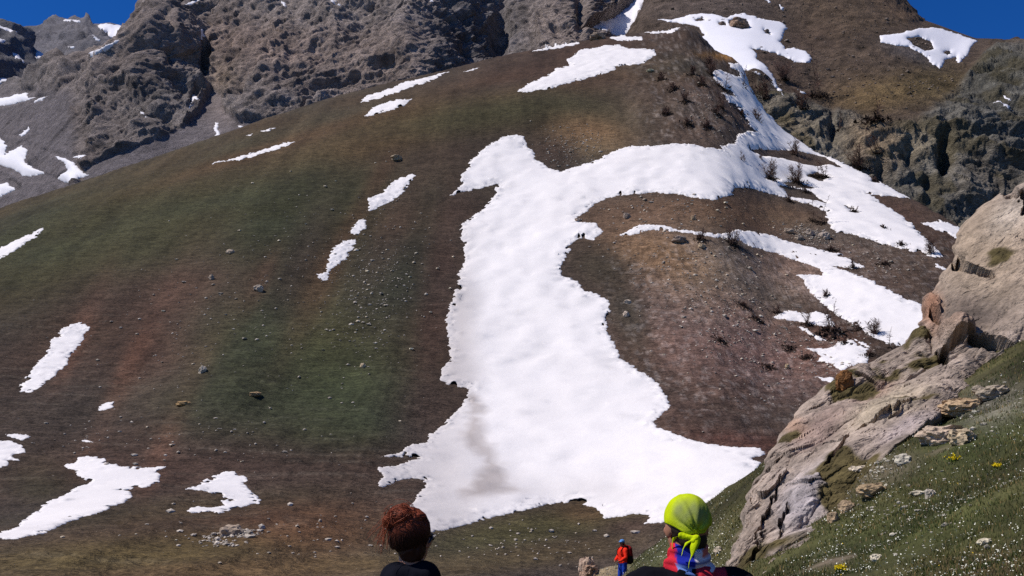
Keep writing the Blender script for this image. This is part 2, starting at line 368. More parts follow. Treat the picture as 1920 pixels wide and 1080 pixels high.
# ------------------------------------------------------------------ the hillside
cx_ = [-500, -200, 0, 150, 300, 450, 600, 720, 830, 950, 1050, 1130, 1200, 1250, 1285, 1310, 1330, 1345, 1375, 1395, 1408, 1426, 1446, 1469, 1500, 1531, 1570, 1632, 1698, 1790, 1900, 2200]
cy_ = [560, 457, 390, 341, 292, 241, 190, 158, 133, 103, 84, 70, 62, 57, 50, 60, 84, 97, 108, 128, 172, 203, 223, 243, 263, 285, 299, 330, 366, 419, 490, 660]
cY_ = ([-500, 0, 300, 600, 900, 1130, 1250, 1350, 1420, 1500, 1600, 1726, 1800, 1900, 2200], [300, 335, 362, 390, 412, 425, 428, 415, 390, 368, 338, 302, 282, 262, 230])
hx = np.concatenate([np.arange(-460, -20, 14), np.arange(-20, 1960, 3.3), np.arange(1960, 2150, 14)])
NR = 400
crest_fine = smooth_interp(hx, cx_, cy_, 9.0)
crest = smooth_interp(hx, cx_, cy_, 75.0)
Yc = smooth_interp(hx, *cY_, 60.0)
Pc = at(hx, crest, Yc); zc = Pc[:, 2]
zfix = at(hx, crest_fine, Yc)[:, 2] - zc
Yb, zb = 130.0, -3.4
rows = []
for j in range(len(hx)):
    # profile ahead of the viewer: gentle foot, steepening face, rounded crest, then falling away behind
    Ya = np.linspace(52, Yb, 60, endpoint=False)
    za = zb - (Yb - Ya) * 0.1 - 0.00006 * (Yb - Ya) ** 2
    t = np.linspace(0, 1, 600); L_ = Yc[j] - Yb
    m0, m1 = 0.17, zc[j] / Yc[j] + 0.05 + 0.17 * float(sstep(1330, 1450, hx[j]))
    zz = zb * (1 - 3 * t * t + 2 * t ** 3) + L_ * m0 * t * (1 - t) ** 2 + zc[j] * (3 * t * t - 2 * t ** 3) + L_ * m1 * t * t * (t - 1)
    YY = Yb + L_ * t
    Yall = np.concatenate([Ya, YY]); zall = np.concatenate([za, zz])
    py = 540 - F * np.tan(np.arctan2(zall, Yall) - PITCH)
    key = np.maximum.accumulate(-py + np.arange(len(py)) * 1e-4) + Yall * 0.25      # even spacing in view, never stalling
    q = np.interp(np.linspace(key[0], key[-1], NR), key, np.arange(len(key)))
    Yr = np.interp(q, np.arange(len(key)), Yall); zr = np.interp(q, np.arange(len(key)), zall)
    zr = zr + zfix[j] * sstep(Yb + .80 * L_, Yc[j], Yr)
    d = np.array([4, 9, 15, 23, 34, 50, 70, 95, 130.])
    rows.append(np.stack([np.concatenate([Yr, Yc[j] + d]), np.concatenate([zr, zc[j] + zfix[j] + zc[j] / Yc[j] * d - 0.006 * d * d - 0.10 * d])], -1))
R = np.stack(rows, 1)                                   # (rows, cols, [Y, z])
HX = R[..., 0] * ((hx - 960) / F / (cP - sP * 0))[None]
# columns hold their bearing: correct x for the pitch of the view
bcol = (540 - (540 - F * np.tan(np.arctan2(R[..., 1], R[..., 0]) - PITCH))) / F
HX = R[..., 0] * ((hx - 960) / F)[None] / (cP - sP * bcol)
hill = np.stack([HX, R[..., 0], R[..., 1]], -1)
hpx, hpy = pix(hill)
def channel(P, pts, width):
    """closeness of ground points to a line on the ground"""
    d = np.full(P.shape[:-1], 1e9)
    for a, b in zip(pts[:-1], pts[1:]):
        ab = b[:2] - a[:2]; t = np.clip(((P[..., :2] - a[:2]) @ ab) / (ab @ ab), 0, 1)
        d = np.minimum(d, np.linalg.norm(P[..., :2] - (a[:2] + t[..., None] * ab), axis=-1))
    return np.exp(-(d / width) ** 2)
hill_raw_bvh = BVHTree.FromPolygons(hill.reshape(-1, 3).tolist(), grid_faces(*hill.shape[:2]).tolist())
def cast(bvh, px, py, drop=60):
    """where the sight line of a photo pixel meets a surface; steps down the picture if it passes over it"""
    for k in range(0, drop, 2):
        x, y, z = ray(px, py + k)
        h = bvh.ray_cast(Vector((0, 0, 0)), Vector((float(x), float(y), float(z))))
        if h[0] is not None: return np.array(h[0])
    return None
gul = np.array([cast(hill_raw_bvh, *p) for p in [(985, 275), (975, 330), (960, 420), (955, 540), (945, 650), (960, 760), (1010, 880), (1060, 960)]])
fade = sstep(52, 90, hill[..., 1]) * sstep(1.0, 0.965, hill[..., 1] / Yc[None])
hill[..., 2] -= 5.5 * channel(hill, gul, 26.0) * fade
spur = np.array([cast(hill_raw_bvh, *p) for p in [(1120, 400), (1200, 430), (1330, 440), (1480, 470), (1620, 560)]])
hill[..., 2] += 3.2 * channel(hill, spur, 22.0) * fade
spur2 = np.array([cast(hill_raw_bvh, *p) for p in [(1000, 200), (1180, 170), (1300, 200), (1370, 250)]])
hill[..., 2] += 3.0 * channel(hill, spur2, 24.0) * fade
for x0, y0, x1, y1, dep, w in [(640, 500, 520, 760, 1.8, 9), (730, 350, 600, 520, 1.6, 8), (300, 560, 180, 800, 1.6, 12), (140, 610, 50, 730, 1.4, 8), (430, 560, 330, 800, -1.3, 12)]:
    g2 = np.array([cast(hill_raw_bvh, x0, y0), cast(hill_raw_bvh, x1, y1)])
    hill[..., 2] -= dep * channel(hill, g2, w) * fade
under = np.zeros(hpx.shape, bool)
for pl in [MAIN] + [q for _, q in HILL_SNOW]: under |= pip(hpx, hpy, pl)
for pl in MAIN_HOLES: under &= ~pip(hpx, hpy, pl)
baresoil = 1.0 - .85 * under                                                # snow lies in the smoother hollows
for k_ in range(3): baresoil[1:-1, 1:-1] = (baresoil[1:-1, 1:-1] * 2 + baresoil[:-2, 1:-1] + baresoil[2:, 1:-1] + baresoil[1:-1, :-2] + baresoil[1:-1, 2:]) / 6
v_rill = ridged(hill / np.array([16.0, 150.0, 120.0]), 3, 15)
rough = 0.35 + 0.65 * sstep(1080, 1200, hpx)
bumpy = sstep(1150, 1260, hpx) * sstep(330, 240, hpy)
hill[..., 2] += (.5 * v_rill * sstep(1150, 1000, hpx) + 1.3 * fbm(hill / 42.0, 3, 11) + (0.22 + .5 * bumpy) * fbm(hill / 9.0, 3, 21) * (0.5 + rough) * baresoil) * (0.2 + 0.8 * fade)
hill[..., 2] += (0.10 + 0.20 * rough + 0.3 * bumpy) * fbm(hill / 2.2, 2, 31) * baresoil + (.09 + .09 * rough) * ridged(hill / np.array([1.5, 1.3, 1.0]), 2, 33) * baresoil
# sheep terracettes on the left flank: little risers that follow the contour
tz = hill[..., 2] + 0.8 * fbm(hill / 14.0, 2, 5) + hill[..., 0] * 0.02
ph = (tz / 1.9) % 1.0
hill[..., 2] += (0.20 * (sstep(0.0, 0.28, ph) - ph)) * sstep(900, 780, hpx) * sstep(430, 620, hpy) * (0.5 + 0.5 * vnoise(hill / 20.0, 77)) * baresoil
hpx, hpy = pix(hill)
DKB = rgb(70, 58, 49); OLV = rgb(77, 67, 48); GRN = rgb(63, 64, 42); RED = rgb(75, 58, 49); TAN = rgb(128, 108, 90); PNK = rgb(118, 95, 84); TANG = rgb(120, 92, 56)
STK = rgb(102, 73, 57)
hc = blobs(hpx, hpy, DKB, [
    (350, 440, 480, 120, -10, GRN, .8), (620, 640, 170, 190, 20, GRN, .5),
    (240, 700, 190, 22, 117, STK, 0.87), (370, 700, 170, 22, 117, STK, 0.82), (560, 610, 110, 19, 118, STK, 0.92), (150, 620, 120, 21, 115, STK, 0.62), (470, 560, 100, 19, 118, STK, 0.67), (660, 420, 150, 20, 120, STK, 0.72), (300, 850, 100, 21, 112, STK, 0.52),
    (300, 330, 520, 60, -18, OLV, .9), (760, 235, 330, 45, -17, rgb(92, 74, 50), .9), (1020, 130, 220, 40, -14, RED, .7), (520, 275, 300, 14, -18, rgb(88, 66, 46), .8),
    (120, 420, 230, 60, -14, GRN, .7), (420, 400, 230, 70, -12, GRN, .85), (60, 505, 160, 70, -12, GRN, .8), (620, 380, 90, 90, -60, GRN, .6), (900, 215, 190, 36, -8, GRN, .75), (1130, 215, 150, 45, 0, GRN, .6),
    (560, 520, 40, 160, 20, DKB, .7), (270, 560, 190, 60, -8, RED, .75), (330, 640, 70, 190, 22, rgb(90, 68, 56), .7), (590, 560, 34, 130, 25, rgb(92, 70, 50), .75),
    (460, 660, 110, 110, 30, GRN, .85), (640, 690, 120, 130, 10, rgb(66, 69, 43), .9), (730, 520, 70, 130, 15, rgb(54, 56, 43), .85), (430, 760, 180, 60, 0, GRN, .65), (640, 790, 130, 45, 0, GRN, .8),
    (110, 800, 200, 60, 0, DKB, .7), (80, 900, 70, 40, 0, GRN, .5), (820, 560, 32, 230, 8, RED, .7), (800, 790, 70, 60, 0, RED, .7), (880, 390, 45, 40, 0, RED, .6), (740, 420, 40, 130, 25, RED, .5),
    (420, 880, 420, 34, 0, RED, .6), (300, 960, 300, 26, -6, OLV, .7), (250, 1040, 420, 36, -4, rgb(92, 82, 52), .9), (600, 990, 150, 50, 0, rgb(98, 72, 50), .8), (560, 1065, 330, 22, -3, rgb(112, 92, 62), .8),
    (1000, 990, 240, 34, -10, rgb(78, 72, 44), .9), (1100, 960, 60, 22, 0, rgb(88, 66, 46), .7), (950, 1050, 260, 22, -8, rgb(90, 74, 50), .8), (1180, 985, 50, 14, -6, RED, .7),
    (1300, 210, 130, 70, 8, rgb(98, 80, 68), .8), (1220, 130, 120, 30, 0, rgb(80, 66, 50), .7), (1360, 106, 46, 7, 4, rgb(150, 108, 58), .95), (1110, 260, 75, 40, 12, rgb(124, 98, 70), .85), (1045, 290, 40, 30, 0, RED, .6),
    (1290, 410, 190, 38, 4, rgb(104, 80, 60), .8), (1440, 400, 90, 24, 12, rgb(112, 86, 64), .6), (1230, 440, 130, 22, 6, RED, .5),
    (1330, 540, 200, 80, 34, TAN, .95), (1240, 480, 110, 40, 20, rgb(122, 98, 72), .8), (1500, 520, 110, 40, 18, rgb(136, 108, 92), .8), (1270, 640, 60, 110, -38, PNK, .7), (1420, 660, 150, 80, 24, rgb(108, 88, 82), .8),
    (1130, 500, 60, 42, 24, rgb(62, 56, 44), .8), (1180, 590, 34, 80, -22, rgb(62, 56, 46), .8), (1330, 780, 170, 45, 14, rgb(72, 60, 54), .7), (1400, 830, 120, 20, 6, rgb(80, 54, 46), .8),
    (1640, 480, 120, 46, 18, rgb(96, 78, 66), .8), (1560, 660, 60, 70, 0, rgb(96, 72, 62), .6), (1680, 395, 70, 20, 24, rgb(78, 60, 50), .8)])
v1 = fbm(hill / 16.0, 4, 41); v2 = fbm(hill / np.array([4.5, 2.0, .75]), 3, 51)
v3 = fbm(hill / np.array([5.0, 70.0, 60.0]) + .3 * v1[..., None], 4, 53)          # streaks down the fall line
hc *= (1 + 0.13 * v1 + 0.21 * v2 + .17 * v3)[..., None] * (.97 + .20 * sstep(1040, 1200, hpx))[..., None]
hc = hc * (1 + 0.10 * fbm(hill / 30.0, 2, 61)[..., None] * np.array([1.0, -.1, -.6]))
# thin pale trods along the terracettes and the walked path
trod = np.exp(-((ph - .12) / .07) ** 2) * sstep(860, 740, hpx) * sstep(470, 640, hpy) * np.clip(.25 + 1.4 * vnoise(hill / 9.0, 71), 0, 1)
hc += (0.028 * trod)[..., None] * np.array([1, .92, .7])
for line, wd, st in [([(150, 829), (330, 838), (470, 845), (545, 850), (715, 857), (900, 858)], 1.3, .05), ([(1165, 650), (1200, 690), (1250, 722), (1330, 762), (1400, 780)], 1.5, .05), ([(1100, 560), (1190, 640), (1260, 690), (1340, 720)], 2.0, .03)]:
    dd = np.abs(hpy + 2 * vnoise(hill / 6., 3) - np.interp(hpx, *zip(*line))); dd = np.where((hpx > line[0][0]) & (hpx < line[-1][0]), dd, 99)
    hc += (st * np.exp(-(dd / wd) ** 2) * np.clip(.6 + vnoise(hill / 7., 4), 0, 1))[..., None] * np.array([1, .85, .65])
# scree speckle on the right-hand slope: pale gravel between dark turf
scr = sstep(1090, 1230, hpx) * sstep(420, 470, hpy) * sstep(860, 740, hpy) + bumpy
gv = np.clip(fbm(hill / 1.1, 2, 81) * 2.4 - .7, 0, 1) * scr
hc += (0.10 * gv)[..., None] * np.array([1, .9, .82])
dk = np.clip(fbm(hill * np.array([.75, .8, 1.3]), 2, 91) * 3.0 - .25 + .9 * fbm(hill / 12., 2, 92), 0, 1) * scr
hc *= (1 - 0.34 * dk)[..., None]
hf = grid_faces(*hill.shape[:2])
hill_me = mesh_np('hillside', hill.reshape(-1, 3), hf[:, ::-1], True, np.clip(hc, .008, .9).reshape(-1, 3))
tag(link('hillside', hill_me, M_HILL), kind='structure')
HILL = BVHTree.FromPolygons(hill.reshape(-1, 3).tolist(), hf.tolist())

# ------------------------------------------------------------------ rock mountains behind
def wall(name, px, sky_xy, bottom, ctrl, nrow, disp, colour, mat, snow=(), back=(8, 25, 60, 130, 240), skw=8.0, flat=False):
    top = smooth_interp(px, *zip(*sky_xy), skw)
    bot = np.broadcast_to(np.asarray(bottom, float), px.shape)
    n0 = nrow // 9; knee = np.minimum(np.maximum(top + 12, -12), bot - 10)        # most rows go where the face shows
    v0 = np.linspace(0, 1, n0, endpoint=False)[:, None]; v1 = np.linspace(0, 1, nrow - n0)[:, None]
    PX = np.broadcast_to(px[None], (nrow, len(px))); PY = np.concatenate([top[None] * (1 - v0) + knee[None] * v0, knee[None] * (1 - v1) + bot[None] * v1])
    f = tps([(a / 100, b / 100) for a, b, c in ctrl], [c for a, b, c in ctrl])
    Y = f(np.stack([PX, PY], -1) / 100)
    Y = Y + 0.10 * Y * np.exp(-(PY - top[None]) / 14.0)                    # roll over at the skyline
    P = at(PX, PY, Y)
    keep = np.ones(PX.shape)
    for poly in snow:
        c = np.mean(poly, 0)
        keep = np.where(pip(PX, PY, c + (np.array(poly, float) - c) * 1.4), 0.03, keep)
    for k in range(5):
        keep[1:-1, 1:-1] = (keep[1:-1, 1:-1] * 2 + keep[:-2, 1:-1] + keep[2:, 1:-1] + keep[1:-1, :-2] + keep[1:-1, 2:]) / 6
    du = np.gradient(P, axis=1); dv = np.gradient(P, axis=0)
    n = np.cross(du, dv); n /= np.linalg.norm(n, axis=-1, keepdims=True) + 1e-9
    n *= np.where(n[..., 1:2] > 0, -1, 1)
    D, aux = disp(P, PX, PY)
    P = P + n * (D * keep)[..., None]
    C = colour(P, PX, PY, aux)
    bk = []; bc = []
    for d in back[::-1]:
        q = P[0].copy(); q[:, 1] += d; q[:, 2] -= 0.25 * d + 0.002 * d * d; q[:, 0] *= (q[:, 1] / P[0, :, 1]); bk.append(q); bc.append(C[0])
    P = np.concatenate([np.array(bk), P]); C = np.concatenate([np.array(bc), C])
    fc = grid_faces(*P.shape[:2])
    me = mesh_np(name, P.reshape(-1, 3), fc, not flat, np.clip(C, .008, .9).reshape(-1, 3))
    tag(link(name, me, mat), kind='structure')
    return BVHTree.FromPolygons(P.reshape(-1, 3).tolist(), fc.tolist())
# ---- rock relief
def rock_disp(big, abig, sizes, amps, seed, strata=0.0, lean=0.35, warp=0.35):
    """gullied ribs, then broken angular blocks in several sizes, then tilted bedding"""
    def f(P, PX, PY, mask=1.0):
        A = P * np.array([1, .6, .7]); A[..., 0] += lean * P[..., 2]
        w = np.stack([vnoise(P / big * 1.7, seed + 90), vnoise(P / big * 1.7, seed + 91), vnoise(P / big * 1.7, seed + 92)], -1)
        r = ridged(A / big + .5 * w, 4, seed + 60, .55)
        D = abig * r
        W = P + warp * sizes[0] * w
        W = W @ np.array([[.78, 0, -.62], [0, 1, 0], [.62, 0, .78]]); tn = 0
        crack = np.clip(-r, 0, 1) * .6
        for k, (s_, a) in enumerate(zip(sizes, amps)):
            v, e, q = blocks(W / s_ * np.array([.62, .8, 1.1]), seed + 20 * k); tn = tn + (q - .5) * (.7 if k == 0 else 1)
            D = D + 1.5 * a * v; crack = crack + .5 * np.exp(-e / .04) / len(sizes)
        if strata:
            bcoord = (P @ np.array([.35, .1, 1.0]) + 6 * vnoise(P / big, seed + 7)) / (sizes[-1] * 2.0)
            q = bcoord % 1
            D = D + strata * (sstep(0, .75, q) - sstep(.75, 1, q)) * (.4 + .6 * vnoise(P / (sizes[0] * 2), seed + 8))
        D = D + .5 * amps[-1] * fbm(P / (sizes[-1] * .45), 2, seed + 9)
        return D * mask, (crack, tn)
    return f

# massif (grey-brown rock face behind the ridge)
mass_sky = [(-320, 215), (-100, 190), (0, 170), (50, 150), (90, 128), (130, 116), (170, 100), (222, 74), (240, 55), (262, 18), (275, -2), (300, -50), (380, -120), (600, -200), (900, -170), (1110, -120), (1180, -60), (1260, -90), (1330, -90)]
mctrl = [(-300, 230, 963), (-300, 420, 804), (0, 210, 958), (0, 400, 799), (120, 160, 851), (130, 320, 732), (225, 80, 861), (230, 200, 771), (300, -60, 924), (290, 80, 820), (290, 230, 741), (385, 0, 908), (385, 110, 852), (395, 190, 802), (400, 280, 706), (330, 300, 712),
 (470, -40, 919), (470, 90, 821), (470, 200, 750), (600, -150, 974), (600, 0, 874), (600, 120, 794), (600, 230, 720), (700, 60, 826), (720, 150, 760), (820, -100, 936), (820, 30, 825), (830, 110, 775), (930, -80, 986), (935, 40, 900), (960, 120, 843), (1005, 100, 818), (1000, -100, 973), (1010, 20, 877), (1090, 60, 823), (1110, -20, 870), (1150, 10, 905), (1190, 40, 872), (1195, -30, 935), (1260, 0, 870), (1330, 40, 853), (1330, 200, 765), (900, 300, 712), (1100, 300, 719)]
scree_poly = [(400, 165), (388, 185), (372, 215), (340, 240), (290, 262), (215, 290), (160, 318), (150, 400), (560, 400), (590, 230), (520, 222), (450, 232), (424, 210), (415, 180)]
_md = rock_disp(95, 6.5, [30, 12, 5, 2.2], [8, 4.2, 1.8, .75], 300, .9, .35, .12)
def mass_disp(P, PX, PY):
    m = 1 - 0.93 * pip(PX, PY, scree_poly)
    for k in range(4):
        m[1:-1, 1:-1] = (m[1:-1, 1:-1] * 2 + m[:-2, 1:-1] + m[2:, 1:-1] + m[1:-1, :-2] + m[1:-1, 2:]) / 6
    m = m * (1 - .78 * sstep(190, 120, PX) * sstep(130, 190, PY))
    D, aux = _md(P, PX, PY, m); tn = aux[1]
    # a dark chimney and clefts
    for x, y, rx, ry, d in [(384, 105, 9, 34, 22), (940, 60, 14, 60, 16), (880, 95, 12, 26, 10), (315, 115, 7, 18, 10), (455, 175, 12, 14, 10), (560, 150, 30, 5, 7), (1085, 30, 6, 40, 12)]:
        D = D - d * np.exp(-((PX - x) / rx) ** 2 - ((PY - y) / ry) ** 2)
    return D, (aux[0], m, tn)
def mass_col(P, PX, PY, aux):
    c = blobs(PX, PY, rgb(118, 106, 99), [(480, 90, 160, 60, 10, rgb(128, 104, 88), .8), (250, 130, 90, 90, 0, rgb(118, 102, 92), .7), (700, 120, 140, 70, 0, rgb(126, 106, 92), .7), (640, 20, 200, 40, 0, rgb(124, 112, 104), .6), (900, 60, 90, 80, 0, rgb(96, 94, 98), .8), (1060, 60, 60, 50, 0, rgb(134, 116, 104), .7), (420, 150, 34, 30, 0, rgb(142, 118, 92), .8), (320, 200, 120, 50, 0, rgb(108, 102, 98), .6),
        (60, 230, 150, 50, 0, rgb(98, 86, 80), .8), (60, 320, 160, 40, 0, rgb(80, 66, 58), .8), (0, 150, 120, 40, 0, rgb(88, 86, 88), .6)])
    n = fbm(P / 24.0, 4, 402); n2 = fbm(P / 60.0, 3, 403)
    c = (1.36 * c * .6 + .4 * 1.36 * c.mean(-1, keepdims=True)) * (1 + .20 * n + .26 * aux[2])[..., None] + (np.clip(n2, 0, 1) * .018)[..., None] * np.array([1, .6, .35])
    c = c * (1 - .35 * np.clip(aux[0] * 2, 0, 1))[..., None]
    c = c * np.array([1.03, .99, .96])
    s = sstep(.6, .2, aux[1])[..., None]
    sc_ = rgb(110, 103, 103) * (1 + .12 * fbm(P / 8.0, 3, 404))[..., None]
    sc_ = sc_ * (1 - s * 0) + (np.exp(-((PX - 415) / 30) ** 2 - ((PY - 195) / 45) ** 2) * .10)[..., None] * np.array([.5, .33, .2])
    return c * (1 - s) + sc_ * s
mpx = np.concatenate([np.arange(-320, -16, 6.), np.arange(-16, 1260, 1.5), np.arange(1260, 1335, 4.)])
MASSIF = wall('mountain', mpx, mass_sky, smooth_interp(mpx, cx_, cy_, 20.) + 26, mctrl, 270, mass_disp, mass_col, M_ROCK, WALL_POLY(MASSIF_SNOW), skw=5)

# dark peak and farthest peak at the left
np_sky = [(-330, 20), (-100, 34), (0, 48), (46, 66), (60, 82), (70, 95), (90, 106), (120, 113), (150, 112), (200, 108), (320, 100)]
_nd = rock_disp(130, 11, [34, 13, 6], [4.5, 2.6, 1.4], 500, 1.0)
NEARPEAK = wall('mountain_peak', np.arange(-330, 320, 2.6), np_sky, 330, [(-330, 40, 1350), (-330, 300, 1150), (0, 60, 1300), (0, 150, 1210), (60, 120, 1290), (90, 110, 1350), (80, 170, 1240), (180, 115, 1380), (180, 200, 1230), (320, 100, 1380), (0, 330, 1130), (320, 330, 1130)], 110,
    lambda P, X, Y: _nd(P, X, Y), lambda P, X, Y, a: blobs(X, Y, rgb(104, 102, 104), [(150, 150, 90, 30, 0, rgb(104, 94, 88), .8)]) * (1 + .25 * fbm(P / 40., 3, 9))[..., None] * (1 - .3 * np.clip(a[0] * 2, 0, 1))[..., None], M_ROCK, WALL_POLY(NEARPEAK_SNOW), skw=4)
fp_sky = [(-330, 90), (20, 90), (48, 66), (62, 54), (80, 46), (104, 41), (120, 37), (150, 38), (170, 44), (186, 45), (205, 42), (238, 50), (300, 60), (420, 80)]
_fd = rock_disp(160, 14, [44, 18, 8], [5, 3, 1.6], 600, 1.2)
FARPEAK = wall('mountain_summit', np.arange(-330, 420, 2.6), fp_sky, 220, [(-330, 90, 2100), (40, 80, 2050), (110, 45, 2050), (110, 110, 1900), (170, 50, 2000), (180, 110, 1860), (240, 60, 2000), (300, 120, 1850), (420, 100, 2000), (0, 200, 1800), (300, 220, 1780)], 100,
    lambda P, X, Y: _fd(P, X, Y), lambda P, X, Y, a: np.broadcast_to(rgb(104, 101, 104), P.shape) * (1 + .25 * fbm(P / 60., 3, 19))[..., None] * (1 - .3 * np.clip(a[0] * 2, 0, 1))[..., None], M_FAR, WALL_POLY(FAR_SNOW), skw=4)

# brown summit slope with the cliffs at the right
r_sky = [(1120, 110), (1150, 95), (1178, 64), (1192, 40), (1203, 14), (1214, -8), (1232, -40), (1262, -130), (1300, -200), (1450, -280), (1600, -160), (1660, -60), (1686, -12), (1706, 10), (1728, 36), (1752, 44), (1790, 58), (1830, 72), (1855, 72), (1885, 76), (1905, 70), (1935, 78), (2050, 90), (2260, 140)]
rctrl = [(1150, 0, 640), (1150, 250, 520), (1240, 40, 600), (1300, 60, 570), (1330, 90, 545), (1300, -200, 780), (1430, -250, 800), (1400, 25, 590), (1440, 70, 560), (1400, 130, 505), (1450, 120, 515), (1480, 180, 475), (1500, 60, 580), (1530, 170, 490), (1450, 260, 440), (1560, 270, 440), (1560, -60, 660), (1600, 60, 560), (1640, 180, 470), (1650, 260, 432), (1620, 360, 412), (1690, 0, 640), (1720, 90, 545), (1800, 80, 590), (1780, 150, 500), (1740, 300, 425), (1780, 390, 408), (1840, 180, 470), (1860, 300, 425), (1900, 120, 520), (1920, 250, 440), (1900, 420, 405), (2100, 150, 500), (2100, 400, 400), (2260, 250, 470), (1500, 430, 400), (1200, 430, 430)]
_rd = rock_disp(42, 3.4, [12, 5, 2.2, 1.1], [3.3, 1.7, .75, .33], 700, 0.4)
def cliffmask(PX, PY):
    lim = np.interp(PX, [1150, 1390, 1420, 1470, 1540, 1600, 1660, 1720, 1790, 1830, 1870, 2260], [500, 400, 165, 178, 205, 212, 232, 225, 170, 120, 85, 80])
    return sstep(-14, 22, PY - lim)
def r_disp(P, PX, PY):
    m = cliffmask(PX, PY)
    knoll = np.exp(-((PX - 1415) / 34) ** 2 - ((PY - 152) / 20) ** 2)
    up = 0.10 + .18 * sstep(60, 0, PY) * sstep(1480, 1250, PX)
    D, aux = _rd(P, PX, PY, up + (1 - up) * m); tn = aux[1]
    D = D + 1.0 * (1 - m) * fbm(P / 7.0, 3, 720) + 7 * knoll
    for x, y, rx, ry, d in [(1772, 290, 12, 34, 13), (1705, 290, 9, 30, 3), (1560, 245, 6, 26, 6), (1740, 350, 9, 30, 3), (1850, 250, 40, 5, 4), (1650, 330, 8, 24, 5)]:
        D = D - d * np.exp(-((PX - x) / rx) ** 2 - ((PY - y) / ry) ** 2)
    return D, (aux[0], m, tn)
def r_col(P, PX, PY, aux):
    c = blobs(PX, PY, rgb(84, 71, 60), [(1600, 30, 160, 50, 10, rgb(94, 78, 62), .7), (1330, 10, 140, 40, 0, rgb(98, 86, 78), .8), (1640, 178, 85, 34, -6, rgb(124, 103, 70), .85), (1570, 150, 70, 40, 0, rgb(92, 76, 60), .5), (1760, 160, 80, 40, 0, rgb(96, 82, 52), .7), (1460, 120, 50, 26, 30, rgb(78, 62, 54), .7), (1690, 20, 60, 16, 30, rgb(112, 90, 70), .5), (1520, 70, 60, 30, 0, rgb(88, 72, 60), .6), (1700, 100, 50, 14, 20, rgb(100, 94, 92), .6)])
    n = fbm(P / 5.0, 4, 731); n2 = fbm(P / 18.0, 3, 732)
    c = c * (1 + .24 * n + .15 * n2)[..., None]
    r = blobs(PX, PY, rgb(98, 94, 86), [(1700, 270, 130, 40, 0, rgb(126, 116, 96), .7), (1480, 250, 60, 50, 0, rgb(128, 116, 96), .7), (1640, 270, 60, 60, 0, rgb(130, 110, 88), .6), (1860, 220, 90, 100, 0, rgb(88, 86, 80), .8), (1870, 140, 80, 40, 0, rgb(74, 72, 62), .7), (1850, 340, 80, 60, 0, rgb(104, 96, 86), .6)])
    r = 1.3 * r * (1 + .22 * n + .26 * aux[2])[..., None] * (1 - .35 * np.clip(aux[0] * 2, 0, 1))[..., None]
    moss = sstep(.05, .5, n2)[..., None] * .6
    r = r * (1 - moss) + rgb(78, 70, 46) * moss
    m = aux[1][..., None]
    return c * (1 - m) + r * m
rpx = np.concatenate([np.arange(1130, 1930, 1.5), np.arange(1930, 2260, 5.)])
RIGHTM = wall('mountain_cliff', rpx, r_sky, np.minimum(smooth_interp(rpx, cx_, cy_, 20.) + 34 + 110 * sstep(1500, 1720, rpx), 560), rctrl, 310, r_disp, r_col, M_ROCK, WALL_POLY(RIGHT_SNOW[1:]) + [[(1232,36),(1286,29),(1391,25),(1475,51),(1473,93),(1523,107),(1518,117),(1420,99),(1451,144),(1408,131),(1392,133),(1300,160),(1320,64)]], skw=5)

# ------------------------------------------------------------------ snow
def ragged(poly, step, amp, rng, seed):
    P = np.array(poly, float); Q = np.vstack([P, P[:1]])
    seg = np.linalg.norm(np.diff(Q, axis=0), axis=1); s = np.concatenate([[0], np.cumsum(seg)])
    n = max(8, int(s[-1] / step)); t = np.linspace(0, s[-1], n, endpoint=False)
    x = np.interp(t, s, Q[:, 0]); y = np.interp(t, s, Q[:, 1])
    w = np.stack([t * 0 + seed, x / 9.0, y / 6.0], -1)
    w2 = np.stack([x / 2.6, y / 2.0, t * 0 + seed], -1)
    dx = amp * (1.6 * vnoise(w, 1) + 2.2 * vnoise(w2, 2)); dy = amp * (.9 * vnoise(w, 3) + 0.7 * vnoise(w2, 4))
    return np.stack([x + dx, y + dy], -1)
def area2(T, V2): return np.abs(np.cross(V2[T[:, 1]] - V2[T[:, 0]], V2[T[:, 2]] - V2[T[:, 0]])).sum()
def largest(T, V2):
    """the largest connected sheet of triangles"""
    nb = {}; adj = [[] for _ in T]; comp = -np.ones(len(T), int); nc = 0
    for ti, tr in enumerate(T.tolist()):
        for a, b in ((0, 1), (1, 2), (2, 0)):
            e = (min(tr[a], tr[b]), max(tr[a], tr[b])); o = nb.get(e)
            if o is None: nb[e] = ti
            else: adj[o].append(ti); adj[ti].append(o)
    for ti in range(len(T)):
        if comp[ti] < 0:
            st = [ti]; comp[ti] = nc
            while st:
                for z in adj[st.pop()]:
                    if comp[z] < 0: comp[z] = nc; st.append(z)
            nc += 1
    ar = np.abs(np.cross(V2[T[:, 1]] - V2[T[:, 0]], V2[T[:, 2]] - V2[T[:, 0]]))
    return T[comp == np.argmax(np.bincount(comp, ar))]
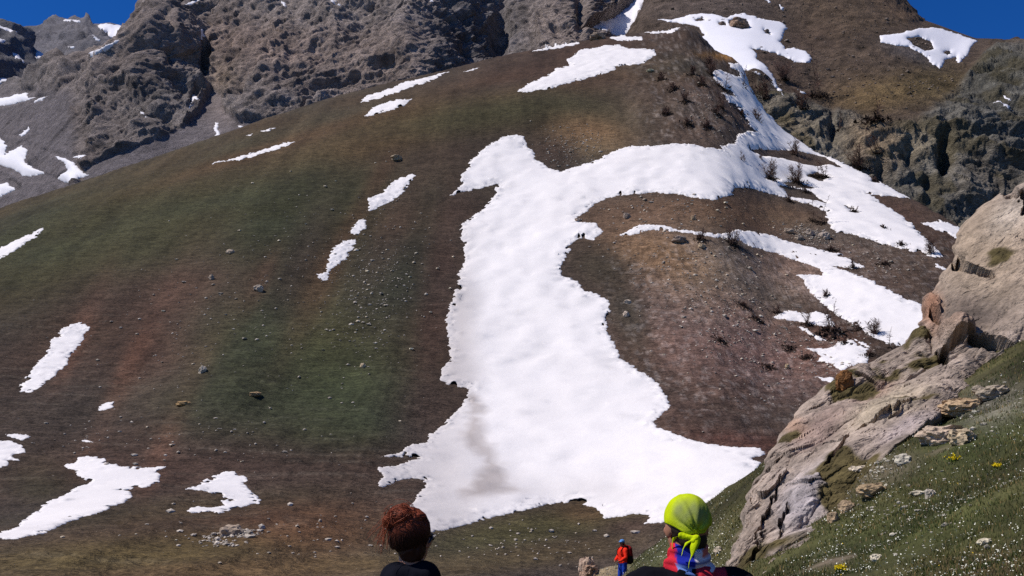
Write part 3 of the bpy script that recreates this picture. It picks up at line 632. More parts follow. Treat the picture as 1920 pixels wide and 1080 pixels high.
def snow(label, poly, bvh, upright, space, thick, holes=(), amp=1.2, step=1.6, greying=None, relief=0.0, group=None):
    rng = np.random.default_rng(abs(hash(label)) % 2 ** 31 if False else sum(map(ord, label)))
    loops = []; seen = []
    for k, pl in enumerate([poly] + list(holes)):
        pts = []; pq = []
        for p in ragged(pl, step, amp if k == 0 else amp * .7, rng, sum(map(ord, label)) % 97 + k):
            h = cast(bvh, p[0], p[1], 24)
            if h is not None: pts.append(h); pq.append(p)
        if len(pts) >= 6: loops.append(np.array(pts)); seen.append(np.array(pq))
    if not loops: return None
    ax = (0, 2) if upright else (0, 1)
    o2 = seen if upright else [l[:, ax] for l in loops]
    if upright: space = 2.6
    lo, hi = o2[0].min(0), o2[0].max(0)
    gx, gy = np.meshgrid(np.arange(lo[0], hi[0], space), np.arange(lo[1], hi[1], space))
    g = np.stack([gx.ravel(), gy.ravel()], -1) + rng.uniform(-.3, .3, (gx.size, 2)) * space
    inside = pip(g[:, 0], g[:, 1], o2[0])
    for h in o2[1:]: inside &= ~pip(g[:, 0], g[:, 1], h)
    g = g[inside]
    allo = np.vstack(o2)
    def edge_d(q):
        d = np.empty(len(q))
        for a in range(0, len(q), 4000):
            d[a:a + 4000] = np.sqrt(((q[a:a + 4000, None] - allo[None]) ** 2).sum(-1).min(1))
        return d
    if not upright and len(g):                                              # finer mesh along the melting rim
        m_ = o2[0][rng.integers(0, len(o2[0]), 7 * len(o2[0]))] + rng.normal(0, .9, (7 * len(o2[0]), 2))
        ok_ = pip(m_[:, 0], m_[:, 1], o2[0])
        for h in o2[1:]: ok_ &= ~pip(m_[:, 0], m_[:, 1], h)
        g = np.vstack([g, m_[ok_]])
    if len(g): g = g[edge_d(g) > (.10 if not upright else space * .35)]
    pts = np.vstack([allo, g]) if len(g) else allo
    edges = []; k = 0
    for l in o2:
        n = len(l); edges += [(k + i, k + (i + 1) % n) for i in range(n)]; k += n
    vo, _, fo, _, _, _ = delaunay_2d_cdt([Vector(p) for p in pts], edges, [], 0, 1e-5)
    V2 = np.array([(v.x, v.y) for v in vo]); T = np.array([f for f in fo if len(f) == 3])
    c = V2[T].mean(1); ok = pip(c[:, 0], c[:, 1], o2[0])
    for h in o2[1:]: ok &= ~pip(c[:, 0], c[:, 1], h)
    T = T[ok]
    if not upright:                                                         # grass and grit showing through the thin rim
        ct = V2[T].mean(1); de = edge_d(ct); q3 = np.stack([ct[:, 0] / 1.3, ct[:, 1] / 1.8, ct[:, 0] * 0 + 3.], -1)
        T2 = T[~((de < 1.2) & (vnoise(q3, 5) + .6 * vnoise(q3 * 2.3, 6) > .44 + .75 * de))]
        T3 = largest(T2, V2)
        T = T3 if area2(T3, V2) > .9 * area2(T, V2) else largest(T, V2)
    used = np.unique(T); re = -np.ones(len(V2), int); re[used] = np.arange(len(used)); V2 = V2[used]; T = re[T]
    if upright:
        V = np.array([cast(bvh, q[0], q[1], 24) if cast(bvh, q[0], q[1], 24) is not None else (np.nan,) * 3 for q in V2]); oth = 1
        bad = np.isnan(V[:, 0]); gi = np.where(~bad)[0]
        for i in np.where(bad)[0]: V[i] = V[gi[np.argmin(((V2[gi] - V2[i]) ** 2).sum(-1))]]
        val = V[:, 1].copy()
    else:
        V = np.zeros((len(V2), 3)); V[:, ax[0]] = V2[:, 0]; V[:, ax[1]] = V2[:, 1]
        oth = 1 if upright else 2
        val = np.full(len(V), np.nan)
        for i, q in enumerate(V):
            if upright: h = bvh.ray_cast(Vector((q[0], -50, q[2])), Vector((0, 1, 0)))
            else: h = bvh.ray_cast(Vector((q[0], q[1], 2000)), Vector((0, 0, -1)))
            if h[0] is not None: val[i] = h[0][oth]
        bad = np.isnan(val)
        if bad.any():
            gi = np.where(~bad)[0]
            for i in np.where(bad)[0]: val[i] = val[gi[np.argmin(((V2[gi] - V2[i]) ** 2).sum(-1))]]
    d = edge_d(V2)
    sm = val.copy(); E = np.vstack([T[:, [0, 1]], T[:, [1, 2]], T[:, [2, 0]]]); E = np.vstack([E, E[:, ::-1]])
    cnt = np.bincount(E[:, 0], minlength=len(V))
    if upright:
        pm = V[:, 1].mean() / F; d = d * pm
        for it in range(8):
            A3 = np.stack([np.bincount(E[:, 0], V[E[:, 1], c_], len(V)) / np.maximum(cnt, 1) for c_ in range(3)], -1)
            V = np.where((d > .6 * pm)[:, None], .5 * V + .5 * A3, V)
    for it in range(0 if upright else 60):
        a = np.bincount(E[:, 0], sm[E[:, 1]], len(V)) / np.maximum(cnt, 1)
        sm = np.where(d > .3, .5 * sm + .5 * a, sm)
        if not upright: sm = np.maximum(sm, val - .05)
    th = thick * (1 - np.exp(-d / (thick * 1.3)))
    if upright:
        V[:, 1] -= th * .9; V[:, 2] += th * .9
    else:
        V[:, 2] = np.maximum(sm, val - .02) + th
        if relief: V[:, 2] += relief * sstep(0, 8, d) * (.9 + fbm(V / np.array([11., 11., 9.]), 3, 811) + .35 * fbm(V / 3.2, 2, 813))
    if upright:
        q = V[T]; sp = q.max(1) - q.min(1); T = largest(T[sp[:, 1] < 70 * pm], V2)
        used = np.unique(T); re = -np.ones(len(V), int); re[used] = np.arange(len(used)); V = V[used]; d = d[used]; T = re[T]
    base = np.array([.752, .712, .682]) if not upright else np.array([.77, .75, .765])
    C = np.broadcast_to(base, V.shape).copy()
    C *= (1 - .03 * np.clip(fbm(V / 14.0, 3, 821), 0, 1))[:, None] * (1 - 0.08 * np.exp(-d / (thick * 1.5)))[:, None]
    if greying is not None: C = greying(V, C)
    # sunk rim so that the sheet closes on the ground
    nb = []; n0 = len(V)
    ed = {}
    for t in T:
        for a, b in ((t[0], t[1]), (t[1], t[2]), (t[2], t[0])):
            if (b, a) in ed: ed.pop((b, a))
            else: ed[(a, b)] = 1
    rim = sorted({i for e in ed for i in e}); idx = {i: n0 + k for k, i in enumerate(rim)}
    RV = V[rim].copy(); RV[:, 2] -= thick * .8
    if upright: RV[:, 1] += thick * 1.5
    SF = [f for a, b in ed for f in ((b, a, idx[a]), (b, idx[a], idx[b]))]
    V = np.vstack([V, RV]); C = np.vstack([C, C[rim]]); T = np.vstack([T, np.array(SF)]) if SF else T
    nrm = np.cross(V[T[0, 1]] - V[T[0, 0]], V[T[0, 2]] - V[T[0, 0]])
    if (nrm[1] > 0) if upright else (nrm[2] < 0): T = T[:, ::-1]
    org = V.mean(0); org[2] = V[:, 2].min()
    o = link('snow_patch', mesh_np('snow_patch', V - org, T, True, C), M_SNOW)
    o.location = org
    tag(o, label, 'snow patch', group)
    return o
grey_poly = np.array([(876,742),(884,790),(872,820),(885,842),(908,856),(905,880),(880,905),(856,926),(880,932),(940,924),(985,918),(960,905),(948,900),(936,880),(930,845),(912,815),(902,790),(905,760),(890,735)], float)
grey2 = np.array([(845,570),(865,520),(900,560),(890,640),(905,700),(895,735),(850,724),(828,710),(845,650)], float)
grey3 = np.array([(905,880),(940,870),(1000,905),(1100,890),(1180,905),(1210,930),(1150,940),(1030,925),(930,945),(860,960),(870,930)], float)
def main_grey(V, C):  # greys the snow tongue in outlined patches, along its left margin and low down
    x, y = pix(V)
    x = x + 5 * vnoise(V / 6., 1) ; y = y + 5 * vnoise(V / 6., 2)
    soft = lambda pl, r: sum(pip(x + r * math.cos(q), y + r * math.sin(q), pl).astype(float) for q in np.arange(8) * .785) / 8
    k = .22 * soft(grey_poly, 2.5) + .16 * soft(grey_poly, 8) + .14 * soft(grey2, 14) + .08 * soft(grey3, 12)
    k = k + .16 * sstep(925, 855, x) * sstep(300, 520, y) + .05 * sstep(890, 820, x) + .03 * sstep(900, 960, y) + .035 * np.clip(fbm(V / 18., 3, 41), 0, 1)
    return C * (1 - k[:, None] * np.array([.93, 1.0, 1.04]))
snow('great snow tongue pouring down the gully and branching over the shoulder', MAIN, HILL, False, 1.7, 0.16, MAIN_HOLES, 1.5, 1.3, main_grey, 0.17)
for lab, pl in HILL_SNOW: snow(lab, pl, HILL, False, 1.4, 0.09, (), 1.5, 1.3, None, 0.05)
RIGHT_HOLES = [[(1365,38),(1380,36),(1402,40),(1405,52),(1392,55),(1370,48)], [(1348,42),(1360,42),(1362,48),(1352,47)], [(1302,36),(1318,34),(1322,38),(1306,40)], [(1432,56),(1440,58),(1446,66),(1436,62)]]
for k, (lab, pl) in enumerate(RIGHT_SNOW): snow(lab, pl, RIGHTM, True, 2.2, 0.7, RIGHT_HOLES if k == 0 else ([[(1700,72),(1722,68),(1745,78),(1752,92),(1735,96),(1715,86)], [(1770,98),(1780,96),(1778,104)]] if k == 1 else ()), 1.1, 1.6)
for lab, pl in MASSIF_SNOW: snow(lab, pl, MASSIF, True, 3.5, 2.2, (), 1.2, 1.6)
for lab, pl in NEARPEAK_SNOW: snow(lab, pl, NEARPEAK, True, 6, 4.0, (), 1.0, 1.6)
for lab, pl in FAR_SNOW: snow(lab, pl, FARPEAK, True, 8, 5.5, (), 1.0, 1.6)
# ------------------------------------------------------------------ near ground: the flowery slope the walkers stand on
def A_(px, py, Y): return tuple(at(px, py, Y))
G = [A_(1900, 1070, 9), A_(1650, 1078, 11.5), A_(1440, 1078, 15), A_(1920, 930, 12), A_(1750, 930, 14.5), A_(1620, 940, 17), A_(1920, 800, 16.5), A_(1790, 800, 19), A_(1690, 850, 18.6), A_(1920, 670, 23), A_(1850, 700, 24), A_(1770, 735, 25),
     A_(1380, 938, 30), A_(1335, 952, 33), A_(1290, 974, 35), A_(1365, 1000, 27.5), A_(1320, 1045, 27), A_(1240, 1020, 36.5), A_(1190, 1050, 37.5), (4.0, 38, -4.05), A_(1110, 1085, 40),
     (10, 44, -1.6), (14, 52, -1.5), (6, 50, -6.5), (0, 50, -9), (22, 46, 2.5), (14, 38, 1.2), (20, 33, 5.5), A_(1600, 720, 29), A_(1500, 850, 26), A_(1420, 960, 24.5), A_(1390, 1060, 20),
     (-.4, 4, -1.78), (.7, 4, -1.81), (-3, 3, -2.1), (-8, 8, -3.6), (-12, 20, -6.5), (-4, 20, -4.6), (0, 12, -2.5), (2, 20, -3.3), (3, 30, -3.8), (-15, 40, -10), (0, 42, -6), (-30, 60, -14), (0, 62, -11.5), (15, 64, -8), (-40, 0, -9), (34, 4, 11), (30, 20, 12), (34, 42, 10), (34, 60, 6), (0, 0, -1.6), (0, -15, -1.0), (-20, -15, -6), (25, -15, 7), (3, 5, -1.35), (-40, 30, -14), (-50, 70, -20)]
GF = tps([(g[0] / 10, g[1] / 10) for g in G], [g[2] for g in G])
gxs = np.concatenate([np.arange(-62, -8, 2.), np.arange(-8, 24, .16), np.arange(24, 52, 2.)])
gys = np.concatenate([np.arange(-20, 3, 1.), np.arange(3, 47, .18), np.arange(47, 84, 1.5)])
GX, GY = np.meshgrid(gxs, gys)
GZ = GF(np.stack([GX, GY], -1) / 10)
gp = np.stack([GX, GY, GZ], -1)
calm = sstep(6, 11, GY)
GZ = GZ + calm * (.16 * fbm(gp / 2.6, 3, 901) + .055 * fbm(gp / .55, 3, 902)) + .02 * fbm(gp / .5, 2, 903)
gp = np.stack([GX, GY, GZ], -1)
gpx, gpy = pix(gp)
gcol = blobs(gpx, gpy, rgb(66, 63, 38), [(1700, 1000, 240, 70, -10, rgb(66, 70, 36), .7), (1830, 820, 140, 60, -20, rgb(64, 72, 38), .7), (1560, 870, 70, 50, 30, rgb(104, 88, 66), .7), (1850, 1060, 120, 30, -5, rgb(92, 76, 52), .7), (1860, 760, 70, 40, -20, rgb(128, 120, 110), .5), (1250, 1040, 80, 40, -20, rgb(96, 98, 66), .6), (1130, 1070, 40, 20, 0, rgb(132, 116, 92), .8), (1670, 880, 60, 24, -20, rgb(120, 108, 92), .5)])
gn = fbm(gp / 1.4, 4, 911)
gcol = gcol * (1 + .45 * gn)[..., None]
bare = sstep(.8, 1.2, fbm(gp / 1.9, 3, 912))[..., None]
gcol = gcol * (1 - bare) + rgb(118, 104, 88) * bare
near_me = mesh_np('meadow', gp.reshape(-1, 3), grid_faces(*GX.shape)[:, ::-1], True, np.clip(gcol, .01, .8).reshape(-1, 3))
tag(link('meadow', near_me, M_NEAR), kind='structure')
NEAR = BVHTree.FromPolygons(gp.reshape(-1, 3).tolist(), grid_faces(*GX.shape).tolist())
def drop(bvh, x, y):
    h = bvh.ray_cast(Vector((x, y, 900)), Vector((0, 0, -1)))
    return h[0].z if h[0] is not None else None

# ------------------------------------------------------------------ the crag
Lk = [(300, 2010), (330, 1950), (348, 1908), (365, 1870), (395, 1830), (430, 1802), (455, 1794), (490, 1786), (512, 1767), (545, 1752), (552, 1736), (575, 1728), (600, 1722), (625, 1716), (645, 1700), (662, 1672), (676, 1640), (692, 1600), (712, 1568), (728, 1545), (765, 1500), (800, 1475), (845, 1450), (865, 1436), (905, 1411), (930, 1400), (965, 1396), (1000, 1386), (1035, 1376), (1080, 1364), (1130, 1350), (1200, 1330)]
Rk = [(300, 2200), (345, 2150), (640, 2060), (680, 1960), (720, 1880), (760, 1830), (800, 1790), (850, 1715), (900, 1670), (950, 1640), (1000, 1590), (1040, 1510), (1080, 1450), (1130, 1400), (1200, 1375)]
crows = np.arange(318, 1200, 1.7); NCc = 210
Lp = np.interp(crows, *zip(*Lk)); Rp = np.interp(crows, *zip(*Rk))
Lp = Lp + 5 * vnoise(np.stack([crows / 22, crows * 0, crows * 0], -1), 5) + 3 * vnoise(np.stack([crows / 8, crows * 0, crows * 0], -1), 6)
t = np.linspace(0, 1, NCc)
CPX = Lp[:, None] + (Rp - Lp)[:, None] * t[None] ** 1.15
CPY = np.broadcast_to(crows[:, None], CPX.shape)
cctrl = [(1960, 340, 29), (1900, 380, 28.5), (1830, 420, 28.6), (1800, 500, 27.6), (1880, 450, 27.4), (1920, 540, 25.6), (2050, 450, 26.5), (2050, 620, 24.5), (1850, 590, 26.0), (1770, 560, 27.3), (1740, 610, 27.2), (1800, 640, 25.6), (1880, 640, 24.6), (1720, 665, 26.8), (1780, 690, 24.9), (1860, 700, 24.6), (1600, 715, 26), (1660, 740, 25), (1560, 790, 23.6), (1650, 790, 21.6), (1730, 770, 21.4), (1500, 850, 21.8), (1580, 870, 19.6), (1650, 840, 19.7), (1460, 930, 20.2), (1530, 950, 18.7), (1600, 930, 18.9), (1405, 1030, 18.8), (1470, 1050, 16.9), (1540, 1010, 17.2), (1380, 1110, 17.4), (1450, 1110, 15.6), (1350, 1200, 15.5), (1440, 1200, 13.8)]
cf = tps([(a / 100, b / 100) for a, b, c in cctrl], [c for a, b, c in cctrl])
CY = cf(np.stack([CPX, CPY], -1) / 100)
CY = CY + 1.0 * np.exp(-(CPX - Lp[:, None]) / 13.0)
gsink = sstep(.86, 1.0, t)[None] * 1.6
CY = CY + gsink
CP = at(CPX, CPY, CY)
du = np.gradient(CP, axis=1); dv = np.gradient(CP, axis=0); cn = np.cross(du, dv); cn /= np.linalg.norm(cn, axis=-1, keepdims=True); cn *= np.where(cn[..., 1:2] > 0, -1, 1)
boul = sstep(655, 600, CPY) * sstep(1745, 1790, CPX)
W = CP + .22 * np.stack([vnoise(CP / 1.3, 931), vnoise(CP / 1.3, 932), vnoise(CP / 1.3, 933)], -1)
Wt = W @ np.array([[.8, 0, -.6], [0, 1, 0], [.6, 0, .8]])          # beds dip down towards the left
D = 0; ck = 0; ctn = 0
for k, (s_, a, q) in enumerate([(3.0, .44, .3), (1.3, .26, .25), (.55, .115, .35), (.24, .05, .6), (.11, .018, 1.)]):
    v, e, q_ = blocks(Wt / s_ * np.array([.6, .8, 1.2]), 940 + 20 * k); v = 1.4 * v; e = e * .6; ctn = ctn + (q_ - .5) * (.5 if k < 2 else 1.) * (1 - .7 * boul)
    D = D + a * v * (1 - (1 - q) * boul) - .25 * a * np.exp(-e / .035) * (1 - boul * .8); ck = ck + np.exp(-e / .04) * .25
D = D + .05 * ridged(CP / 1.7, 4, 990) * (1 - .6 * boul) + .015 * fbm(CP / .12, 2, 991)
def ell(x, y, rx, ry, an):
    ca, sa = math.cos(math.radians(an)), math.sin(math.radians(an))
    wob = 6 * vnoise(np.stack([CPX / 9, CPY / 9, CPX * 0], -1), 8)
    u = ((CPX - x) * ca + (CPY - y) * sa + wob) / rx; w_ = (-(CPX - x) * sa + (CPY - y) * ca + wob * .5) / ry
    return u * u + w_ * w_
for x, y, rx, ry, an, dep in [(1826, 506, 38, 8, 20, 1.3), (1797, 494, 8, 15, 40, .6), (1853, 643, 42, 13, 6, 1.6), (1893, 362, 15, 12, 0, 1.1), (1922, 382, 8, 24, 0, .8), (1753, 601, 9, 12, -20, .9), (1782, 655, 26, 7, -32, .9), (1768, 672, 10, 14, 0, .6), (1640, 800, 70, 3.5, -28, .25), (1570, 855, 40, 3.5, -52, .25), (1560, 835, 16, 6, 0, .35), (1522, 848, 8, 5, 0, .3), (1470, 985, 4, 30, 18, .25), (1440, 960, 4, 60, 24, .25), (1420, 1040, 4, 40, 20, .25)]:
    D = D - dep * sstep(1.35, .75, ell(x, y, rx, ry, an))
for x, y, rx, ry, an, dep in [(1790, 628, 34, 24, -15, .75), (1745, 575, 18, 28, -15, .35), (1720, 650, 26, 26, 0, .3), (1660, 770, 60, 22, -22, .3), (1500, 950, 60, 30, -50, .25), (1700, 690, 40, 22, -10, .25)]:
    D = D + dep * np.clip(1 - ell(x, y, rx, ry, an), 0, 1) ** .6
CP = CP + np.array([-.20, -.86, .46]) * (D * (.25 + .75 * sstep(0, .05, t)[None]))[..., None]
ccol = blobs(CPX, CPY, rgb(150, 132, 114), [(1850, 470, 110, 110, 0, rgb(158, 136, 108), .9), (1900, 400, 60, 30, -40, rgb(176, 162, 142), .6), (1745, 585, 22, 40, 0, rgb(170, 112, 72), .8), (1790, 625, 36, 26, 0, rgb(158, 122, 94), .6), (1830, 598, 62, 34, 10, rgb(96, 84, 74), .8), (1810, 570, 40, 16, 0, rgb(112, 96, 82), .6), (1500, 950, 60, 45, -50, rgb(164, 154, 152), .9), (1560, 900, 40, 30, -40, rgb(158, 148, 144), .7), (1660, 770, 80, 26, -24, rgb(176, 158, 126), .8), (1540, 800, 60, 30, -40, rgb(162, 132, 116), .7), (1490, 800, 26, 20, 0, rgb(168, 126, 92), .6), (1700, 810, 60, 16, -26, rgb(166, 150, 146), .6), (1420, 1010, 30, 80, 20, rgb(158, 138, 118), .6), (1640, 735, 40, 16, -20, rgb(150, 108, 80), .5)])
cn1 = fbm(CP / .9, 4, 995); cn2 = fbm(CP / .18, 3, 996)
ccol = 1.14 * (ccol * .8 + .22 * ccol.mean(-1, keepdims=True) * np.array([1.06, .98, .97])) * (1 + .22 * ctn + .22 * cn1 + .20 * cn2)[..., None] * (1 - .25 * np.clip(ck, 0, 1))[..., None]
turf = sstep(.25, .5, fbm(CP / 1.5, 3, 997) + .8 * np.exp(-ell(1640, 722, 50, 24, -10)) + .6 * np.exp(-ell(1570, 735, 20, 14, 0)) - .6 * boul - .5 * np.exp(-ell(1500, 950, 70, 50, -50)) - .5 * np.exp(-ell(1660, 770, 90, 30, -24)))[..., None]
ccol = ccol * (1 - turf) + rgb(86, 76, 48) * (1 + .4 * cn2)[..., None] * turf
bk = [];
for d_, sh in ((7.0, 60), (4.5, 38), (2.6, 18), (1.2, 6)):
    q = at(Lp + sh, crows + 4 + sh * .3, CY[:, 0] + d_); bk.append(q)
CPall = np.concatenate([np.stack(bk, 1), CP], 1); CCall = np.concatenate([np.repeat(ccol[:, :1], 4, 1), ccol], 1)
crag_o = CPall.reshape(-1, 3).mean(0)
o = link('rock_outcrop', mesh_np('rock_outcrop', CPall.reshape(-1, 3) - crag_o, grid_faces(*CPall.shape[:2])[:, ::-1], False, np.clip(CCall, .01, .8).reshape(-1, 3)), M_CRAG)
o.location = crag_o
tag(o, 'tan and grey limestone crag with a bulging head and overhung hollows on the flowery slope', 'rock outcrop')
CRAG = BVHTree.FromPolygons(CPall.reshape(-1, 3).tolist(), grid_faces(*CPall.shape[:2]).tolist())

# ------------------------------------------------------------------ boulders and stones
def ico(sub):
    bm = bmesh.new(); bmesh.ops.create_icosphere(bm, subdivisions=sub, radius=1.0)
    V = np.array([v.co[:] for v in bm.verts]); T = np.array([[v.index for v in f.verts] for f in bm.faces]); bm.free(); return V, T
ICO = {k: ico(k) for k in (1, 2, 3, 4, 5)}
def rock_mesh(seed, rx, ry, rz, sub=3, col=(150, 138, 126), mat=None, flat=True):
    V, T = ICO[sub]; V = V.copy()
    P = V * np.array([1.1, 1.1, 1.1]) + seed * 13.7
    v, e = facets(P * 1.1, seed, 1.1); v2, e2 = facets(P * 2.7, seed + 40, 1.1)
    V = V * (1 + .32 * v + .12 * v2 + .04 * fbm(P * 6, 2, seed))[:, None]
    V = np.sign(V) * np.abs(V) ** .85
    V = V * np.array([rx, ry, rz])
    C = rgb(*col) * np.array([1.28, 1.18, 1.02]) * (1 + .22 * fbm(P * 2.2, 3, seed + 9) + .15 * fbm(P * 7, 2, seed + 10))[:, None] * (1 - .25 * np.exp(-e / .05))[:, None]
    return mesh_np('boulder', V, T, not flat, np.clip(C, .02, .8))
def boulder(label, px, py, bvh, wpx, hpx, seed, col=(150, 138, 126), sub=4, deep=1.0, group=None, name='boulder', cat='boulder', sink=.35, rz=None):
    P = cast(bvh, px, py)
    if P is None: return None
    s = P[1] / F
    me = rock_mesh(seed, wpx * s / 2, wpx * s / 2 * deep * .8, hpx * s / 2 * 1.15, sub, col)
    o = link(name, me, M_CRAG); o.location = (P[0], P[1], P[2] + hpx * s * (.5 - sink)); o.rotation_euler = (0, 0, (seed * 1.7) % 6.28 * .2 if rz is None else rz)
    return tag(o, label, cat, group)
# embedded in the near slope
for k, (lab, px, py, w, h, c) in enumerate([
    ('flat pale boulder lying on the turf just right of the crag slab', 1606, 892, 46, 24, (176, 168, 156)),
    ('long grey slab of rock bedded in turf above the flat pale boulder', 1768, 824, 84, 30, (168, 154, 142)),
    ('buff knobbly rock bedded in turf beside the long grey slab', 1806, 828, 52, 32, (164, 152, 132)),
    ('pale angular rock at the tip of the buff rock band', 1800, 770, 80, 30, (166, 146, 122)),
    ('rounded grey stone half sunk in the flowery turf', 1744, 932, 18, 20, (160, 156, 150)),
    ('small whitish stone beside the rounded grey stone', 1722, 926, 26, 9, (176, 172, 160)),
    ('white-lichened stone in grass below the buff rocks', 1694, 866, 34, 18, (178, 176, 168)),
    ('low tan rock step below the flat pale boulder', 1640, 925, 66, 24, (146, 130, 108)),
    ('small tan rock at the lower end of the low rock step', 1588, 956, 28, 22, (152, 136, 116)),
    ('tan stone where the crag slab meets the turf', 1562, 978, 24, 24, (150, 134, 114)),
    ('flat whitish stone lying in the dense white flowers', 1642, 1048, 22, 12, (186, 182, 170)),
    ('pale stone low on the slope, ringed by flowers', 1846, 1018, 26, 12, (178, 174, 160)),
    ('rough grey rock high on the slope under the crag head', 1862, 742, 60, 26, (146, 138, 128)),
    ('small rough rock under the hollow of the crag', 1776, 716, 46, 26, (160, 144, 122)),
    ('small square stone beside the yellow headscarf', 1347, 1037, 16, 14, (172, 164, 152))]):
    boulder(lab, px, py, NEAR, w, h, 100 + k, c, 4 if w > 40 else 3, 1.1, name='boulder')
boulder('upright pale pointed boulder beside the walker in orange', 1101, 1066, NEAR, 30, 50, 131, (168, 150, 138), 4, .9, sink=.42)
boulder('low broad brown boulder at the foot of the upright pointed one', 1106, 1076, NEAR, 36, 24, 132, (148, 126, 112), 4)
boulder('rust-brown mossy boulder on the rim of the crag rib', 1586, 722, CRAG, 34, 34, 133, (108, 78, 50), 4, .8)
# on the hillside
for k, (lab, px, py, w, h, c) in enumerate([
    ('low pale rock outcrop ringed by rubble at the slope foot', 434, 1000, 40, 20, (150, 138, 128)),
    ('grey round boulder on the green patch of the left slope', 380, 696, 15, 13, (160, 154, 146)),
    ('pale knob on an eroded tuft above the green patch', 681, 688, 12, 10, (168, 156, 136)),
    ('flat pale outcrop on the turf below the ridge strips', 743, 299, 24, 11, (142, 132, 118)),
    ('forked grey boulder on the brown band of the left slope', 484, 544, 17, 14, (150, 142, 134)),
    ('slanting pale rock above the forked grey boulder', 432, 474, 16, 9, (158, 148, 138)),
    ('tall thin rock at the top of a brown streak', 397, 524, 9, 13, (146, 134, 124)),
    ('eroded pale hump low on the dark green slope', 478, 740, 22, 8, (140, 122, 98)),
    ('tan eroded scar-rock on the lower left slope', 345, 759, 26, 10, (150, 128, 96)),
    ('rocky knoll on the ridge under the snow couloir', 1122, 74, 34, 14, (138, 126, 116)),
    ('square pale block right of the great snow tongue', 1174, 592, 13, 11, (170, 160, 152)),
    ('leaning pale block just above the square one', 1177, 568, 13, 9, (166, 156, 146)),
    ('dark pitted boulder under the ragged tip of the curving snow band', 1273, 452, 28, 14, (118, 108, 104)),
    ('pale boulder beside the dark pitted boulder', 1316, 463, 14, 9, (158, 144, 126)),
    ('rounded brown boulder on the turf between the two snow arms', 1300, 412, 13, 11, (136, 120, 102)),
    ('grey upright block between the two snow arms', 1175, 408, 13, 14, (128, 118, 112)),
    ('pale rock among rubble under the larch pair', 1546, 446, 22, 16, (148, 140, 136)),
    ('grey rock beside the pale one under the larch pair', 1518, 440, 20, 14, (140, 132, 128)),
    ('low brown rock at the left end of the rubble under the larches', 1478, 436, 20, 10, (134, 124, 116)),
    ('grey split rock beneath the rubble row', 1498, 448, 16, 10, (138, 130, 124)),
    ('pale rock at the left tip of the gap between snow arms', 1084, 414, 14, 7, (150, 138, 130)),
    ('yellowish block low on the stony slope above the crag', 1476, 688, 9, 8, (168, 152, 128)),
    ('greenish lichened rock on the turf below the crest patch', 1219, 134, 14, 6, (150, 150, 132))]):
    boulder(lab, px, py, HILL, w, h, 200 + k, c, 3)
boulder('big brown boulder standing in the wide snow field', 1386, 50, RIGHTM, 36, 20, 260, (132, 114, 102), 4, sink=.3)
boulder('dark boulder beside the big brown one in the snow field', 1354, 46, RIGHTM, 14, 8, 261, (104, 94, 90), 3)
boulder('small dark rock low in the wide snow field', 1438, 60, RIGHTM, 10, 7, 262, (100, 92, 88), 3)
boulder('dark rock near the edge of the snow field on the shoulder', 1776, 101, RIGHTM, 13, 9, 263, (96, 86, 80), 3)
stone_meshes = [rock_mesh(300 + k, 1, .8, .45, 1, (205, 195, 180)) for k in range(6)]
rs = np.random.default_rng(5)
def stones(label, group, pts):
    for k, (px, py, w) in enumerate(pts):
        P = cast(HILL, px, py)
        s = P[1] / F * w / 2
        o = link('stone', stone_meshes[k % 6], M_CRAG); o.location = (P[0], P[1], P[2] + s * .2); o.scale = (s, s, s); o.rotation_euler = (0, 0, rs.uniform(0, 6))
        tag(o, label, 'stone', group)
stones('pale stone strewn on the turf left of the great snow tongue', 'pale stones on the left slope', [(820, 504, 8), (807, 586, 8), (772, 655, 9), (721, 573, 7), (689, 509, 8), (707, 512, 7), (691, 535, 7), (689, 544, 8), (659, 556, 7), (674, 573, 5), (671, 603, 9), (687, 595, 7), (666, 624, 6), (726, 469, 8), (780, 475, 7), (776, 493, 9), (850, 482, 7), (612, 619, 8), (717, 475, 7), (729, 486, 6), (769, 520, 6), (717, 527, 6), (844, 541, 7), (331, 487, 7), (288, 553, 6), (622, 394, 9), (574, 421, 6), (449, 433, 8), (523, 452, 8), (257, 627, 8), (183, 676, 9), (362, 683, 7), (307, 584, 8), (506, 766, 7), (474, 344, 7), (610, 350, 8), (545, 322, 6), (704, 306, 6), (630, 340, 5), (430, 470, 5), (276, 801, 6), (374, 796, 5), (452, 866, 5), (255, 1002, 6), (330, 1013, 6), (620, 815, 5), (750, 790, 6), (117, 1008, 10), (412, 1056, 8), (560, 1040, 5), (1150, 940, 5), (1080, 1000, 5), (930, 1030, 5), (995, 998, 6), (940, 840 - 60, 4)][:54])
stones('pale stone lying on the scree right of the great snow tongue', 'pale stones on the right slope', [(1345, 395, 8), (1361, 390, 8), (1361, 381, 9), (1142, 394, 7), (1213, 397, 5), (1201, 412, 7), (1224, 375, 6), (1297, 383, 6), (1351, 424, 6), (1393, 420, 7), (1392, 552, 6), (1475, 516, 7), (1447, 555, 6), (1325, 571, 5), (1244, 665, 5), (1247, 785 - 120, 4), (1420, 478, 7), (1400, 483, 6), (1428, 481, 5), (1361, 477, 5), (1340, 480, 6), (1280, 486, 5), (1305, 490, 5), (1330, 640, 5), (1405, 600, 5), (1500, 690, 5), (1550, 700, 5), (1450, 745, 5), (1350, 730, 5), (1290, 700, 5), (1700, 420, 5), (1650, 500, 6), (1600, 460, 6), (1620, 540, 5)])
